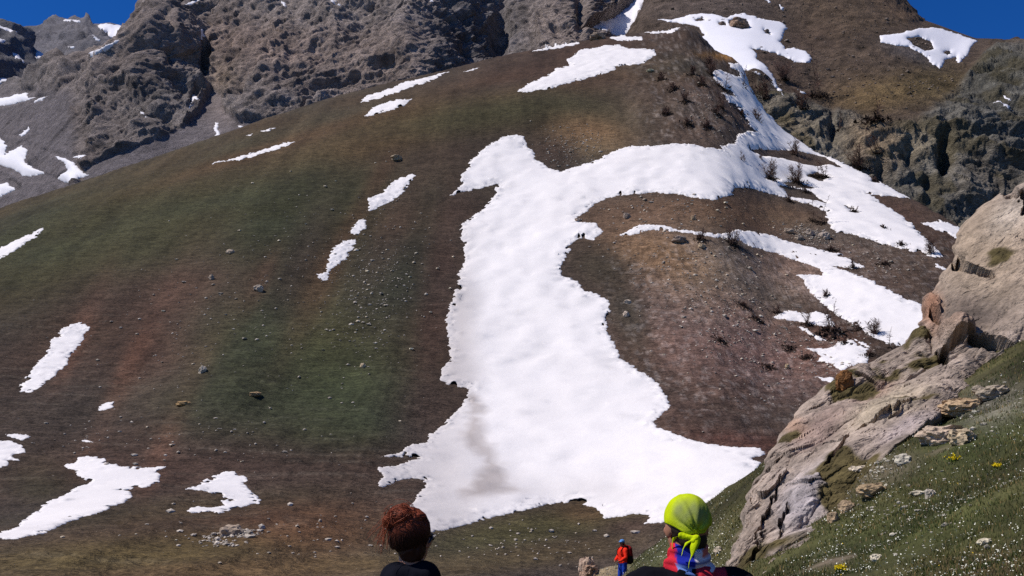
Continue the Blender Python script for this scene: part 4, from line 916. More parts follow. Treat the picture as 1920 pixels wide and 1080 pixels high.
# rubble too small and too many to count, one object
def rubble(name, label, bvh, spots, n, size, seed, col):
    rg = np.random.default_rng(seed); V0, T0 = ICO[1]; Vs = []; Ts = []; Cs = []; k = 0
    w = np.array([s[5] for s in spots], float); w /= w.sum()
    for i in range(n):
        x, y, rx, ry, an, _ = spots[rg.choice(len(spots), p=w)]
        a, b = rg.normal(0, .5, 2); ca, sa = math.cos(math.radians(an)), math.sin(math.radians(an))
        P = cast(bvh, x + a * rx * ca - b * ry * sa, y + a * rx * sa + b * ry * ca, 2)
        if P is None: continue
        s = size * np.exp(rg.normal(0, .5))
        V = V0 * (1 + rg.uniform(-.28, .28, (len(V0), 1))) * s * rg.uniform(.6, 1.1, 3); V[:, 2] *= .55
        Vs.append(V + P + [0, 0, s * .15]); Ts.append(T0 + k); k += len(V0); Cs.append(np.repeat((rgb(*col) * rg.uniform(.55, 1.3))[None], len(V0), 0))
    o = link(name, mesh_np(name, np.vstack(Vs), np.vstack(Ts), False, np.clip(np.vstack(Cs), .02, .8)), M_CRAG)
    tag(o, label, 'rubble', None, 'stuff'); return o
rubble('rubble', 'small pale stones scattered over the hillside', HILL, [(700, 530, 90, 160, 15, 8), (560, 480, 260, 120, 0, 3), (400, 620, 300, 140, 0, 3), (1300, 530, 200, 90, 25, 8), (1420, 640, 160, 100, 20, 6), (1060, 280, 55, 40, 20, 4), (1100, 270, 60, 30, 10, 3), (1330, 200, 70, 70, 20, 5), (1250, 395, 170, 40, 0, 3), (1520, 440, 60, 16, 12, 5), (450, 1000, 40, 9, 0, 1.3), (400, 1015, 60, 14, 0, .7), (560, 1000, 300, 60, 0, 1.2), (1000, 1020, 160, 40, 0, 1), (300, 830, 300, 60, 0, 1.5), (1650, 480, 80, 40, 20, 2), (1290, 45, 50, 8, 0, 2), (1580, 660, 60, 60, 0, 1.5)], 5200, .17, 3, (186, 174, 158))
rubble('scree', 'small stones scattered over the brown summit slope', RIGHTM, [(1560, 120, 150, 70, 10, 5), (1400, 20, 160, 30, 0, 4), (1720, 150, 120, 50, 0, 3), (1720, 84, 40, 14, 20, 2), (1620, 40, 120, 40, 0, 2), (1330, 35, 50, 8, 0, 2)], 900, .45, 4, (132, 118, 106))
rubble('gravel', 'small whitish stones among the flowers of the near slope', NEAR, [(1860, 760, 120, 50, -20, 4), (1600, 900, 90, 50, -30, 4), (1700, 960, 220, 90, -10, 4), (1340, 990, 40, 40, 0, 2), (1150, 1070, 60, 20, 0, 4), (1640, 870, 60, 30, -20, 3), (1230, 1020, 60, 30, 0, 1)], 900, .022, 6, (176, 168, 150))
# ------------------------------------------------------------------ grass and flowers of the near slope
M_LEAF = mat_ground('grass_blades', 3.0, 0.3, 0.0, rough=0.7, fine=3)
rg = np.random.default_rng(11)
def sample_near(n, pw=1.1):
    """random spots on the near slope that the walkers could see, denser close by"""
    r = 8.5 * (5.4 ** rg.uniform(0, 1, n)) ; u = .06 + .95 * rg.uniform(0, 1, n) ** 1.5
    x = r * u; y = r
    P = np.stack([x, y, GF(np.stack([x, y], -1) / 10)], -1)
    fx = np.interp(x, gxs, np.arange(len(gxs))); fy = np.interp(y, gys, np.arange(len(gys)))
    ix = np.clip(fx.astype(int), 0, len(gxs) - 2); iy = np.clip(fy.astype(int), 0, len(gys) - 2); ax = fx - ix; ay = fy - iy
    P[:, 2] = (GZ[iy, ix] * (1 - ax) + GZ[iy, ix + 1] * ax) * (1 - ay) + (GZ[iy + 1, ix] * (1 - ax) + GZ[iy + 1, ix + 1] * ax) * ay
    return P
def blades(name, label, P, h, w, colf, cat):
    n = len(P); a = rg.uniform(0, 6.283, n); H = h * rg.uniform(.5, 1.3, n); Wd = w * rg.uniform(.6, 1.3, n) * np.clip(P[:, 1] / 14, .8, 2.2)
    lean = rg.normal(0, .35, (n, 2)) * H[:, None]
    d = np.stack([np.cos(a), np.sin(a), a * 0], -1) * Wd[:, None] / 2
    V = np.stack([P - d - [0, 0, .02], P + d - [0, 0, .02], P + np.stack([lean[:, 0], lean[:, 1], H], -1)], 1).reshape(-1, 3)
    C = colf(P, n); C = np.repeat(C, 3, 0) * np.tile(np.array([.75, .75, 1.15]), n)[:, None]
    o = link(name, mesh_np(name, V, np.arange(3 * n).reshape(-1, 3), False, np.clip(C, .01, .9)), M_LEAF)
    return tag(o, label, cat, None, 'stuff')
P = sample_near(290000)
cl = fbm(P / 1.1, 3, 1001); P = P[(cl + rg.uniform(-.5, .5, len(P)) > -.35) & (fbm(P / 1.9, 3, 912) < .95)]
def gcolf(P, n):
    k = (fbm(P / 2.3, 3, 1003) * .5 + .5 + rg.normal(0, .22, n)).clip(0, 1)[:, None]
    c = rgb(52, 67, 28) * (1 - k) + rgb(90, 88, 46) * k
    dry = (rg.uniform(0, 1, n) < .16)[:, None]
    return np.where(dry, rgb(140, 118, 74), c) * rg.uniform(.6, 1.3, n)[:, None]
blades('grass', 'short alpine grass covering the near slope', P, .052, .014, gcolf, 'grass')
P = sample_near(46000)
px_, py_ = pix(P)
dens = .25 + .9 * sstep(800, 1000, py_) * sstep(1400, 1550, px_) + 1.0 * sstep(1400, 1330, px_) + .95 * fbm(P / 1.5, 3, 1011)
P = P[rg.uniform(0, 1.35, len(P)) < dens * .85]
n = len(P); r = rg.uniform(.005, .0115, n) * np.clip(P[:, 1] / 17, .8, 1.6); H = rg.uniform(.03, .065, n)
ang = np.arange(5) * 1.2566; tilt = rg.normal(0, .5, (n, 2))
ring = np.stack([np.cos(ang), np.sin(ang)], -1)[None] * r[:, None, None]
V = np.zeros((n, 6, 3)); V[:, 0] = P + np.stack([H * 0, H * 0, H], -1); V[:, 1:] = (P + np.stack([H * 0, H * 0, H + r * .35], -1))[:, None]
V[:, 1:, :2] += ring; V[:, 1:, 2] += (ring * tilt[:, None]).sum(-1)
T = np.array([(0, 1 + i, 1 + (i + 1) % 5) for i in range(5)])[None] + (np.arange(n) * 6)[:, None, None]
C = np.where((rg.uniform(0, 1, n) < .012)[:, None], rgb(222, 190, 60), rgb(226, 224, 204)) * rg.uniform(.75, 1.05, n)[:, None]
tag(link('flowers', mesh_np('flowers', V.reshape(-1, 3), T.reshape(-1, 3), False, np.repeat(C, 6, 0)), M_LEAF), 'small white alpine flowers dotted through the near slope', 'flowers', None, 'stuff')
def yellow_tuft(px, py, R, label):
    P0 = cast(NEAR, px, py); rg2 = np.random.default_rng(int(px)); V = []; T = []; C = []
    e = empty('flowering_plant', P0)
    for part in range(2):
        V = []; C = []
        for k in range(110 if part else 70):
            q = rg2.normal(0, R * .45, 3); q[2] = abs(q[2]) * .6 + (.05 if part else 0); s = rg2.uniform(.015, .035)
            a = rg2.normal(0, 1, 3); a /= np.linalg.norm(a); b = np.cross(a, rg2.normal(0, 1, 3)); b /= np.linalg.norm(b)
            V += [q, q + a * s, q + b * s]
        o = link('blossom' if part else 'foliage', mesh_np('tuft', np.array(V), np.arange(len(V)).reshape(-1, 3), False, np.repeat((rgb(216, 190, 20) if part else rgb(70, 84, 30))[None], len(V), 0)), M_LEAF, e)
        o['kind'] = 'stuff'
    tag(e, label, 'plant')
yellow_tuft(1789, 866, .11, 'bright yellow flowering tuft on the turf above the pale slabs')
yellow_tuft(1578, 1074, .07, 'yellow flowering tuft low on the slope near the foot of the crag')
yellow_tuft(1870, 880, .05, 'faint yellow flowering tuft beside the brighter one')

# ------------------------------------------------------------------ bare larches and shrubs
M_TWIG = mat_plain('bare_twigs', rgb(92, 70, 62), 0.9, 0.3, 4.0, 0.1)
M_TRUNK = mat_plain('larch_bark', rgb(70, 58, 52), 0.95, 0.3, 4.0, 0.1)
M_HEATH = mat_plain('dwarf_heath', rgb(52, 42, 36), 0.95, 0.45, 2.0, 0.1)
M_GREEN = mat_plain('conifer_needles', rgb(52, 50, 34), 0.9, 0.4, 2.0, 0.1)
def tube(Vs, Ts, p, q, r0, r1):
    d = q - p; L_ = np.linalg.norm(d)
    if L_ < 1e-6: return
    d = d / L_; a = np.cross(d, [.3, .9, .2]); a /= np.linalg.norm(a); b = np.cross(d, a); k = sum(len(v) for v in Vs)
    an = np.arange(3) * 2.094
    ring = np.cos(an)[:, None] * a + np.sin(an)[:, None] * b
    Vs.append(np.vstack([p + ring * r0, q + ring * r1])); Ts.append(k + np.array([(0, 1, 4), (0, 4, 3), (1, 2, 5), (1, 5, 4), (2, 0, 3), (2, 3, 5)]))
def woody(kind, label, px, py, bvh, hpx, seed, group=None, stems=1, wide=.35, heath=1.0, name=None, snowy=False):
    P0 = cast(bvh, px, py, 40)
    if P0 is None: return
    r_ = np.random.default_rng(seed); h = 1.18 * hpx * P0[1] / F; u = P0[1] / F
    tv, tt, cv, ct = [], [], [], []
    th = max(.85 * u, h * .015)                                     # stem radius
    for s in range(stems):
        base = np.array([r_.normal(0, .10 * h * (stems > 1)), r_.normal(0, .10 * h * (stems > 1)), -.25 * u])
        lean = np.array([r_.normal(0, .10 + .12 * (kind == 'shrub')), r_.normal(0, .10), 1.0])
        hh = h * (r_.uniform(.7, 1.05) if s else 1.0)
        pts = [base]; nseg = 6
        tube(tv, tt, base + [0, 0, .02 * h], np.array([0, 0, -.1 * u]), th, th * 1.2)
        for k in range(nseg):
            lean = lean + np.array([r_.normal(0, .09), r_.normal(0, .09), 0]); pts.append(pts[-1] + lean / np.linalg.norm(lean) * hh / nseg)
        for k in range(nseg): tube(tv, tt, pts[k], pts[k + 1], th * (1 - k / nseg * .85), th * (1 - (k + 1) / nseg * .85))
        nb = 26 if kind == 'larch' else 24
        for k in range(nb):
            f = r_.uniform(.12 if kind == 'larch' else .05, 1.0); i = min(int(f * nseg), nseg - 1); q = pts[i] + (pts[i + 1] - pts[i]) * (f * nseg - i)
            an = r_.uniform(0, 6.28); ln = h * wide * (1.08 - f if kind == 'larch' else .9 - .4 * f) * r_.uniform(.5, 1.1); up = r_.uniform(-.1, .35) if kind == 'larch' else r_.uniform(.5, 1.3)
            d = np.array([math.cos(an), math.sin(an), up]); d /= np.linalg.norm(d); e1 = q + d * ln
            tube(cv, ct, q, e1, th * .42, th * .14)
            for m in range(5):
                g = r_.uniform(.25, 1); q2 = q + d * ln * g; d2 = d + r_.normal(0, .55, 3); d2 /= np.linalg.norm(d2); e2 = q2 + d2 * ln * r_.uniform(.25, .5)
                tube(cv, ct, q2, e2, th * .26, th * .09)
    e = empty(name or ('larch_tree' if kind == 'larch' else 'bare_shrub'), P0)
    mk = lambda v, t: mesh_np('twigs', np.vstack(v), np.vstack(t), False)
    link('trunk', mk(tv, tt), M_TRUNK, e)
    o = link('crown', mk(cv, ct), M_TWIG, e)
    if heath:
        n = 170; rr = max(.18 * h, 6 * u) * heath
        c = r_.normal(0, 1, (n, 3)) * np.array([rr * .75, rr * .6, 0]); c[:, 2] = np.abs(r_.normal(0, rr * .22, n)) * np.exp(-(c[:, 0] ** 2 + c[:, 1] ** 2) / rr ** 2)
        for i in range(n):                                                # lie on the ground around the stem
            z = drop(bvh, P0[0] + c[i, 0], P0[1] + c[i, 1]) if bvh is HILL else None
            c[i, 2] += (z - P0[2] if z is not None and abs(z - P0[2]) < rr * 1.5 else 0) + .25 * u
        s = rr * .22; a = r_.normal(0, 1, (n, 3)) * s; b = r_.normal(0, 1, (n, 3)) * s
        V = np.stack([c - a * .5, c + a * .5, c + b], 1).reshape(-1, 3)
        q = link('heath', mesh_np('heath', V, np.arange(3 * n).reshape(-1, 3), False), M_HEATH, e); q['kind'] = 'stuff'
    tag(e, label, 'tree' if kind == 'larch' else 'shrub', group)
    return e
S_ = 'shrub'; L_k = 'larch'
woody(S_, 'leafless bushy shrub on the snow arm, left of the twiggy one', 1443, 335, HILL, 34, 1, stems=7, wide=.4, heath=1.2)
woody(S_, 'twiggy reddish shrub above the dark heath strips on the snow arm', 1494, 343, HILL, 36, 2, stems=8, wide=.4, heath=1.6)
woody(L_k, 'short bare larch with a dark heath skirt on the snow arm', 1531, 332, HILL, 34, 3, stems=2, wide=.3, heath=1.5)
woody(L_k, 'twin of the skirted bare larch, standing just right of it', 1547, 332, HILL, 30, 4, stems=2, wide=.3, heath=1.3)
woody(S_, 'tiny sapling pair on the snow left of the brown island', 1427, 304, HILL, 15, 5, stems=3, heath=.7)
woody(S_, 'bare shrub growing from the brown island in the snow', 1491, 291, HILL, 30, 6, stems=6, wide=.35, heath=.8)
woody(S_, 'lone dead sapling in the middle of the snow arm', 1392, 304, HILL, 18, 7, stems=2, heath=.6)
woody(S_, 'low heather clump on the dark strip in the snow arm', 1512, 361, HILL, 9, 8, stems=4, heath=1.2)
woody(S_, 'low twigs at the edge of turf under the snow arm', 1480, 378, HILL, 14, 9, stems=5, heath=1.0)
woody(L_k, 'tall bare larch above the grey rubble', 1528, 416, HILL, 58, 10, stems=1, wide=.22, heath=.7)
woody(L_k, 'slender bare larch beside the tall one above the rubble', 1541, 420, HILL, 50, 11, stems=1, wide=.24, heath=.7)
woody(S_, 'dark heather tuft on the snow near the cliff edge', 1641, 340, HILL, 9, 12, stems=4, heath=1.2)
woody(S_, 'small dark twig clump alone on the wide snow arm', 1602, 397, HILL, 10, 13, stems=4, heath=1.0)
woody(S_, 'pair of wiry saplings at the far tip of the snow arm', 1743, 478, HILL, 30, 14, stems=6, wide=.45, heath=1.1)
woody(S_, 'spiky shrub with a broad black heath base on the curving snow band', 1373, 458, HILL, 30, 15, stems=11, wide=.2, heath=1.7)
woody(S_, 'smaller spiky shrub beside the broad-based one', 1314, 450, HILL, 20, 16, stems=8, wide=.25, heath=1.5)
woody(S_, 'dark heather bump where the snow band widens', 1549, 557, HILL, 14, 17, stems=5, heath=1.5)
woody(L_k, 'many-stemmed bare larch rising from a black heath mound', 1557, 624, HILL, 62, 18, stems=4, wide=.26, heath=1.5)
woody(S_, 'thin saplings on the ragged snow beside the many-stemmed larch', 1516, 609, HILL, 28, 19, stems=4, wide=.25, heath=1.4)
woody(S_, 'spreading shrub at the lower rim of the snow band', 1643, 630, HILL, 28, 20, stems=7, wide=.5, heath=1.2)
woody(S_, 'small shrub left of the spreading one', 1609, 620, HILL, 16, 21, stems=4, heath=1.2)
woody(L_k, 'thin bare larch just behind the rib of the near crag', 1668, 652, HILL, 36, 22, stems=1, wide=.25, heath=.5)
woody(S_, 'dark heather hump at the tip of the ragged snow', 1458, 589, HILL, 16, 23, stems=5, heath=1.4)
woody(S_, 'small shrub at the upper lip of the curving snow band', 1599, 503, HILL, 16, 24, stems=4, heath=1.3)
woody(S_, 'dark clump in the patchy snow uphill of the crag', 1584, 645, HILL, 10, 25, stems=5, heath=1.5)
woody(S_, 'brown clump at the edge of the patchy snow', 1629, 668, HILL, 12, 26, stems=5, heath=1.8)
woody(L_k, 'bare larch on the snow strip below the tan crest', 1354, 166, HILL, 50, 27, stems=2, wide=.25, heath=.9)
woody(L_k, 'bare larch at the rock knoll beside the snow strip', 1402, 174, HILL, 50, 28, stems=2, wide=.25, heath=1.2)
woody(L_k, 'second bare larch crowding the rock knoll', 1412, 178, HILL, 42, 29, stems=1, wide=.3, heath=1.0)
woody(S_, 'leafless shrub on the stony rim left of the snow strip', 1353, 202, HILL, 28, 30, stems=4, wide=.35, heath=.9)
woody(S_, 'black heather tuft at the stony rim of the snow strip', 1391, 216, HILL, 9, 31, stems=4, heath=1.1)
woody(S_, 'grey-brown leafless shrub between the snow strip and the cliff edge', 1420, 232, HILL, 26, 38, stems=6, wide=.45, heath=1.0)
woody(S_, 'leafless brush on the rocky lip beside the knoll larches', 1437, 186, RIGHTM, 34, 39, stems=8, wide=.4, heath=1.2)
woody(S_, 'leafless thicket on the brown slope above the rocky lip', 1470, 150, RIGHTM, 30, 40, stems=8, wide=.4, heath=1.2)
woody(S_, 'sparse leafless brush below the tall larch pair', 1505, 205, RIGHTM, 34, 41, stems=7, wide=.4, heath=1.0)
woody(S_, 'reddish leafless bush beside the tan crest', 1333, 140, HILL, 26, 42, stems=7, wide=.4, heath=1.0)
woody(L_k, 'tall dark bare larch on the slope above the cliff', 1529, 184, RIGHTM, 92, 32, stems=1, wide=.2, heath=.8)
woody(L_k, 'its companion larch, slightly shorter, above the cliff', 1538, 182, RIGHTM, 78, 33, stems=1, wide=.2, heath=.8)
woody(L_k, 'bushy dark conifer at the foot of the tan grass patch', 1640, 228, RIGHTM, 48, 34, stems=3, wide=.42, heath=2.0)
woody(L_k, 'thin bare larch on the cliff below the tan grass', 1573, 246, RIGHTM, 54, 35, stems=1, wide=.18, heath=.6)
woody(S_, 'brown leafless brush in the gully of the cliff', 1612, 318, RIGHTM, 44, 36, stems=9, wide=.3, heath=1.0)
woody(S_, 'leafless brush climbing the cliff ledge', 1645, 288, RIGHTM, 52, 37, stems=4, wide=.18, heath=.6)
for k, (x, y) in enumerate([(1240, 150), (1262, 170), (1300, 140), (1318, 160), (1285, 190), (1345, 215), (1325, 240), (1250, 215), (1330, 120), (1290, 235)]):
    woody(S_, 'dark leafless dwarf bush on the stony brown hump', x, y, HILL, 15, 60 + k, 'dwarf bushes on the stony hump', stems=5, wide=.5, heath=1.4)
for k, (x, y) in enumerate([(1690, 460), (1660, 497), (1655, 430), (1560, 470), (1420, 600), (1395, 575), (1480, 655), (1512, 672), (1350, 640), (1440, 690)]):
    woody(S_, 'low brown heather clump on the stony right slope', x, y, HILL, 8, 80 + k, 'heather clumps on the right slope', stems=4, wide=.5, heath=1.7)
# ------------------------------------------------------------------ people
TMP = bpy.data.scenes.new('workbench')
def blob_mesh(prims, voxel, smooth=4, name='body'):
    """joins round-ended tapered limbs and ellipsoids into one continuous skin"""
    V0, T0 = ICO[3]; Vs, Ts, k = [], [], 0
    def add(v, t):
        nonlocal k
        Vs.append(v); Ts.append(t + k); k += len(v)
    an = np.arange(14) / 14 * 6.28319; i_ = np.arange(14); j_ = (i_ + 1) % 14
    CT = np.vstack([np.stack([i_, j_, j_ + 14], -1), np.stack([i_, j_ + 14, i_ + 14], -1), np.stack([j_, i_, i_ * 0 + 28], -1), np.stack([i_ + 14, j_ + 14, i_ * 0 + 29], -1)])
    for p in prims:
        if p[0] == 'e':                                                   # ellipsoid: centre, radii, rotation
            _, c, r, *rot = p
            R_ = np.array(rot[0]) if rot else np.eye(3)
            add((V0 * np.array(r)) @ R_.T + np.array(c), T0)
        else:
            _, a, b, ra, rb = p; a = np.array(a); b = np.array(b)
            add(V0 * ra + a, T0); add(V0 * rb + b, T0)
            d = b - a; L_ = np.linalg.norm(d)
            if L_ > 1e-5:
                d = d / L_; u = np.cross(d, [.31, .52, .79] if abs(d @ [.31, .52, .79]) < .9 else [1, 0, 0]); u /= np.linalg.norm(u); w = np.cross(d, u)
                ring = np.cos(an)[:, None] * u + np.sin(an)[:, None] * w
                add(np.vstack([a + ring * ra, b + ring * rb, a, b]), CT)
    me = mesh_np('tmp', np.vstack(Vs), np.vstack(Ts))
    o = bpy.data.objects.new('tmp', me); TMP.collection.objects.link(o)
    m = o.modifiers.new('r', 'REMESH'); m.mode = 'VOXEL'; m.voxel_size = voxel; m.use_smooth_shade = True
    s = o.modifiers.new('s', 'SMOOTH'); s.iterations = smooth; s.factor = .5
    vl = TMP.view_layers[0]; vl.update()
    ev = o.evaluated_get(vl.depsgraph); r = bpy.data.meshes.new_from_object(ev)
    bpy.data.objects.remove(o); bpy.data.meshes.remove(me)
    r.name = name
    for p in r.polygons: p.use_smooth = True
    return r
def tint_mesh(me, fn):
    n = len(me.vertices); co = np.empty(n * 3, np.float32); me.vertices.foreach_get('co', co); co = co.reshape(-1, 3).astype(float)
    c = np.ones((n, 4), np.float32); c[:, :3] = fn(co)
    a = me.color_attributes.new('tint', 'FLOAT_COLOR', 'POINT'); a.data.foreach_set('color', c.ravel()); return me
def fold_mesh(me, amp, sc, seed):
    n = len(me.vertices); co = np.empty(n * 3, np.float32); me.vertices.foreach_get('co', co); co = co.reshape(-1, 3).astype(float)
    no = np.empty(n * 3, np.float32); me.vertices.foreach_get('normal', no); no = no.reshape(-1, 3); co += no * (amp * ridged(co * np.array([sc, sc, sc * .7]), 3, seed))[:, None]
    me.vertices.foreach_set('co', co.astype(np.float32).ravel()); me.update(); return me
M_SKIN = mat_ground('skin', 30, .08, .15, rough=.55, dist=.001)
M_CLOTH = mat_ground('woven_cloth', 60, .16, .5, rough=1.0, dist=.003)
M_CLOTH.node_tree.nodes['Principled BSDF'].inputs['Specular IOR Level'].default_value = .03
M_HAIR = mat_ground('hair', 40, .25, .3, rough=.5, dist=.002)
def strand_tubes(paths, r0, r1):
    Vs, Ts, k = [], [], 0
    for path, sc in paths:
        P = np.array(path); n = len(P); d = np.gradient(P, axis=0); d /= np.linalg.norm(d, axis=1, keepdims=True) + 1e-9
        a = np.cross(d, [.21, .34, .91]); a /= np.linalg.norm(a, axis=1, keepdims=True) + 1e-9; b = np.cross(d, a)
        r = np.linspace(r0, r1, n) * sc
        for j in range(3): Vs.append(P + (a * math.cos(j * 2.094) + b * math.sin(j * 2.094)) * r[:, None])
        for i in range(n - 1):
            for j in range(3):
                p, q = k + j * n + i, k + ((j + 1) % 3) * n + i
                Ts += [(p, q, q + 1), (p, q + 1, p + 1)]
        k += 3 * n
    return np.vstack(Vs), np.array(Ts)
def skeleton(H, arms, stride=.0, shz=1.365):
    """joint positions for a figure of height H facing +Y; arms: [(elbow, wrist, finger direction)] for the left (-x) and right (+x)"""
    k = H / 1.72; s = {}
    s['head'] = Vector((0, .015, 1.60)) * k; s['neck'] = Vector((0, -.015, 1.44)) * k; s['chest'] = Vector((0, 0, 1.28)) * k; s['waist'] = Vector((0, 0, 1.06)) * k; s['hip'] = Vector((0, 0, .93)) * k
    for i, sx in enumerate((-1, 1)):
        s['sh', i] = Vector((sx * .18, -.01, shz)) * k; s['el', i] = Vector(arms[i][0]) * k; s['wr', i] = Vector(arms[i][1]) * k; s['hd', i] = Vector(arms[i][2]).normalized()
        s['th', i] = Vector((sx * .095, 0, .90)) * k; s['kn', i] = Vector((sx * .105, sx * stride * .5 + .03, .49)) * k; s['an', i] = Vector((sx * .11, sx * stride, .09)) * k
        s['toe', i] = s['an', i] + Vector((sx * .02, .17, -.055)) * k
    return s, k
def hand_prims(w, d, sx):
    d = d.normalized(); side = Vector((0, 1, 0)) if abs(d.y) < .7 else Vector((-sx, 0, 0))
    side = (side - d * side.dot(d)).normalized(); palm = d.cross(side)
    if palm.x * sx > 0: palm = -palm                                       # palm towards the body
    P = [('c', w, w + d * .035, .026, .028), ('e', w + d * .055, (.030, .030, .030)), ('c', w + d * .04 + side * .022, w + d * .075 + side * .022, .016, .015), ('c', w + d * .04 - side * .022, w + d * .075 - side * .024, .016, .014)]
    for j, (o, L) in enumerate(((.028, .066), (.010, .076), (-.009, .070), (-.027, .054))):
        a = w + d * .085 + side * o; b = a + d * L * .45 + palm * .006; c = b + (d * .75 + palm * .65).normalized() * L * .32; e = c + (d * .45 + palm * .9).normalized() * L * .26
        P += [('c', a, b, .0095, .0088), ('c', b, c, .0088, .008), ('c', c, e, .008, .007)]
    a = w + d * .03 + side * .026; b = a + (d * .55 + side * .75).normalized() * .036; c = b + (d * .9 + side * .25 + palm * .35).normalized() * .032
    return P + [('c', a, b, .013, .011), ('c', b, c, .011, .009)]
def body_prims(s, k, turn=0.0):
    h = s['head']; R = Matrix.Rotation(turn, 3, 'Z')
    def q(x, y, z): return h + R @ Vector((x * k, y * k, z * k))
    P = [('e', q(0, -.012, .022), (.075 * k, .092 * k, .098 * k), R), ('e', q(0, .022, -.035), (.060 * k, .070 * k, .080 * k), R), ('c', q(0, .055, -.085), q(0, .035, -.075), .026, .034),
         ('c', q(0, .088, .012), q(0, .107, -.020), .009, .014), ('e', q(0, .094, -.024), (.017, .012, .009), R), ('e', q(0, .085, -.056), (.024, .012, .010), R), ('e', q(0, .080, .028), (.050, .016, .012), R)]
    for sx in (-1, 1):
        P += [('e', q(sx * .078, -.008, -.008), (.010, .020, .032), R @ Matrix.Rotation(sx * -.35, 3, 'Z')), ('e', q(sx * .040, .070, -.012), (.024, .018, .020), R)]
    P += [('c', s['neck'], h + Vector((0, -.015, -.06)), .056 * k, .055 * k), ('c', s['neck'] + Vector((0, 0, -.03)), s['chest'], .075, .125 * k), ('c', s['sh', 0], s['sh', 1], .065 * k, .065 * k), ('e', s['chest'], (.16 * k, .115 * k, .16 * k)), ('c', s['chest'], s['waist'], .125 * k, .115 * k), ('e', s['waist'], (.145 * k, .105 * k, .12 * k)), ('e', s['hip'], (.165 * k, .115 * k, .11 * k))]
    for i, sx in enumerate((-1, 1)):
        P += [('c', s['sh', i], s['el', i], .054 * k, .041 * k), ('c', s['el', i], s['wr', i], .041 * k, .027 * k)] + hand_prims(s['wr', i], s['hd', i], sx)
        P += [('c', s['th', i], s['kn', i], .085 * k, .055 * k), ('c', s['kn', i], s['kn', i].lerp(s['an', i], .35) + Vector((0, -.02, 0)), .052 * k, .056 * k), ('c', s['kn', i].lerp(s['an', i], .35), s['an', i], .052 * k, .035 * k), ('c', s['an', i] + Vector((0, -.03, -.04)), s['toe', i], .036 * k, .028 * k)]
    return P
def dress(s, k, body, jcol, tcol, bcol, turn=0., jv=.010, hood=False, collar=.075, low=-.02, spread=.03):
    jp = [('c', s['neck'] + Vector((-spread, -.01, low)), s['neck'] + Vector((spread, -.01, low)), collar, collar), ('c', s['neck'] + Vector((0, -.01, low)), s['neck'] + Vector((0, 0, low - .05)), collar, .095), ('c', s['neck'] + Vector((0, 0, low - .03)), s['chest'], .085, .15 * k), ('e', s['chest'], (.195 * k, .145 * k, .19 * k)), ('c', s['chest'], s['waist'], .15 * k, .145 * k), ('e', s['waist'], (.18 * k, .138 * k, .14 * k)), ('e', s['hip'] + Vector((0, 0, .03)), (.19 * k, .145 * k, .12 * k)), ('c', s['sh', 0] + Vector((.02, 0, .004)), s['sh', 1] + Vector((-.02, 0, .004)), .076 * k, .076 * k)]
    jp += [('c', s['neck'] + Vector((-spread, -.04, low)), s['neck'] + Vector((spread, -.04, low)), collar * .8, collar * .8)]
    for i in (0, 1): jp += [('c', s['sh', i], s['el', i], .074 * k, .058 * k), ('c', s['el', i], s['el', i].lerp(s['wr', i], .93), .058 * k, .043 * k)]
    if hood: jp += [('e', s['neck'] + Vector((0, -.085, .03)), (.095, .06, .07)), ('e', s['neck'] + Vector((0, -.06, .085)), (.075, .05, .05))]
    tp = [('e', s['hip'] + Vector((0, 0, -.02)), (.18 * k, .13 * k, .11 * k))]
    for i in (0, 1): tp += [('c', s['th', i], s['kn', i], .102 * k, .073 * k), ('c', s['kn', i], s['an', i] + Vector((0, -.005, .05)), .073 * k, .062 * k)]
    j = link('jacket', tint_mesh(fold_mesh(blob_mesh(jp, jv, 3, 'jacket'), .007, 9, 3), jcol), M_CLOTH, body)
    t = link('trousers', tint_mesh(fold_mesh(blob_mesh(tp, .014, 3, 'trousers'), .007, 8, 5), lambda c: np.broadcast_to(rgb(*tcol), c.shape)), M_CLOTH, body)
    for i in (0, 1):
        bp = [('c', s['an', i] + Vector((0, -.01, .10)), s['an', i] + Vector((0, -.012, -.02)), .055, .055), ('c', s['an', i] + Vector((0, -.03, -.05)), s['toe', i] + Vector((0, .01, -.002)), .046, .040), ('e', s['an', i] + Vector((0, .06, -.078)), (.05, .15, .016))]
        link('boot', tint_mesh(blob_mesh(bp, .010, 3, 'boot'), lambda c: np.broadcast_to(rgb(*bcol), c.shape)), M_CLOTH, body)
    return j
SKIN = lambda c: np.broadcast_to(rgb(176, 124, 98), c.shape) * (1 + .08 * vnoise(c * 60, 3))[:, None]
HANG = [((-.26, -.02, 1.12), (-.27, .08, .90), (-.02, .15, -1)), ((.26, -.02, 1.12), (.27, .08, .90), (.02, .15, -1))]

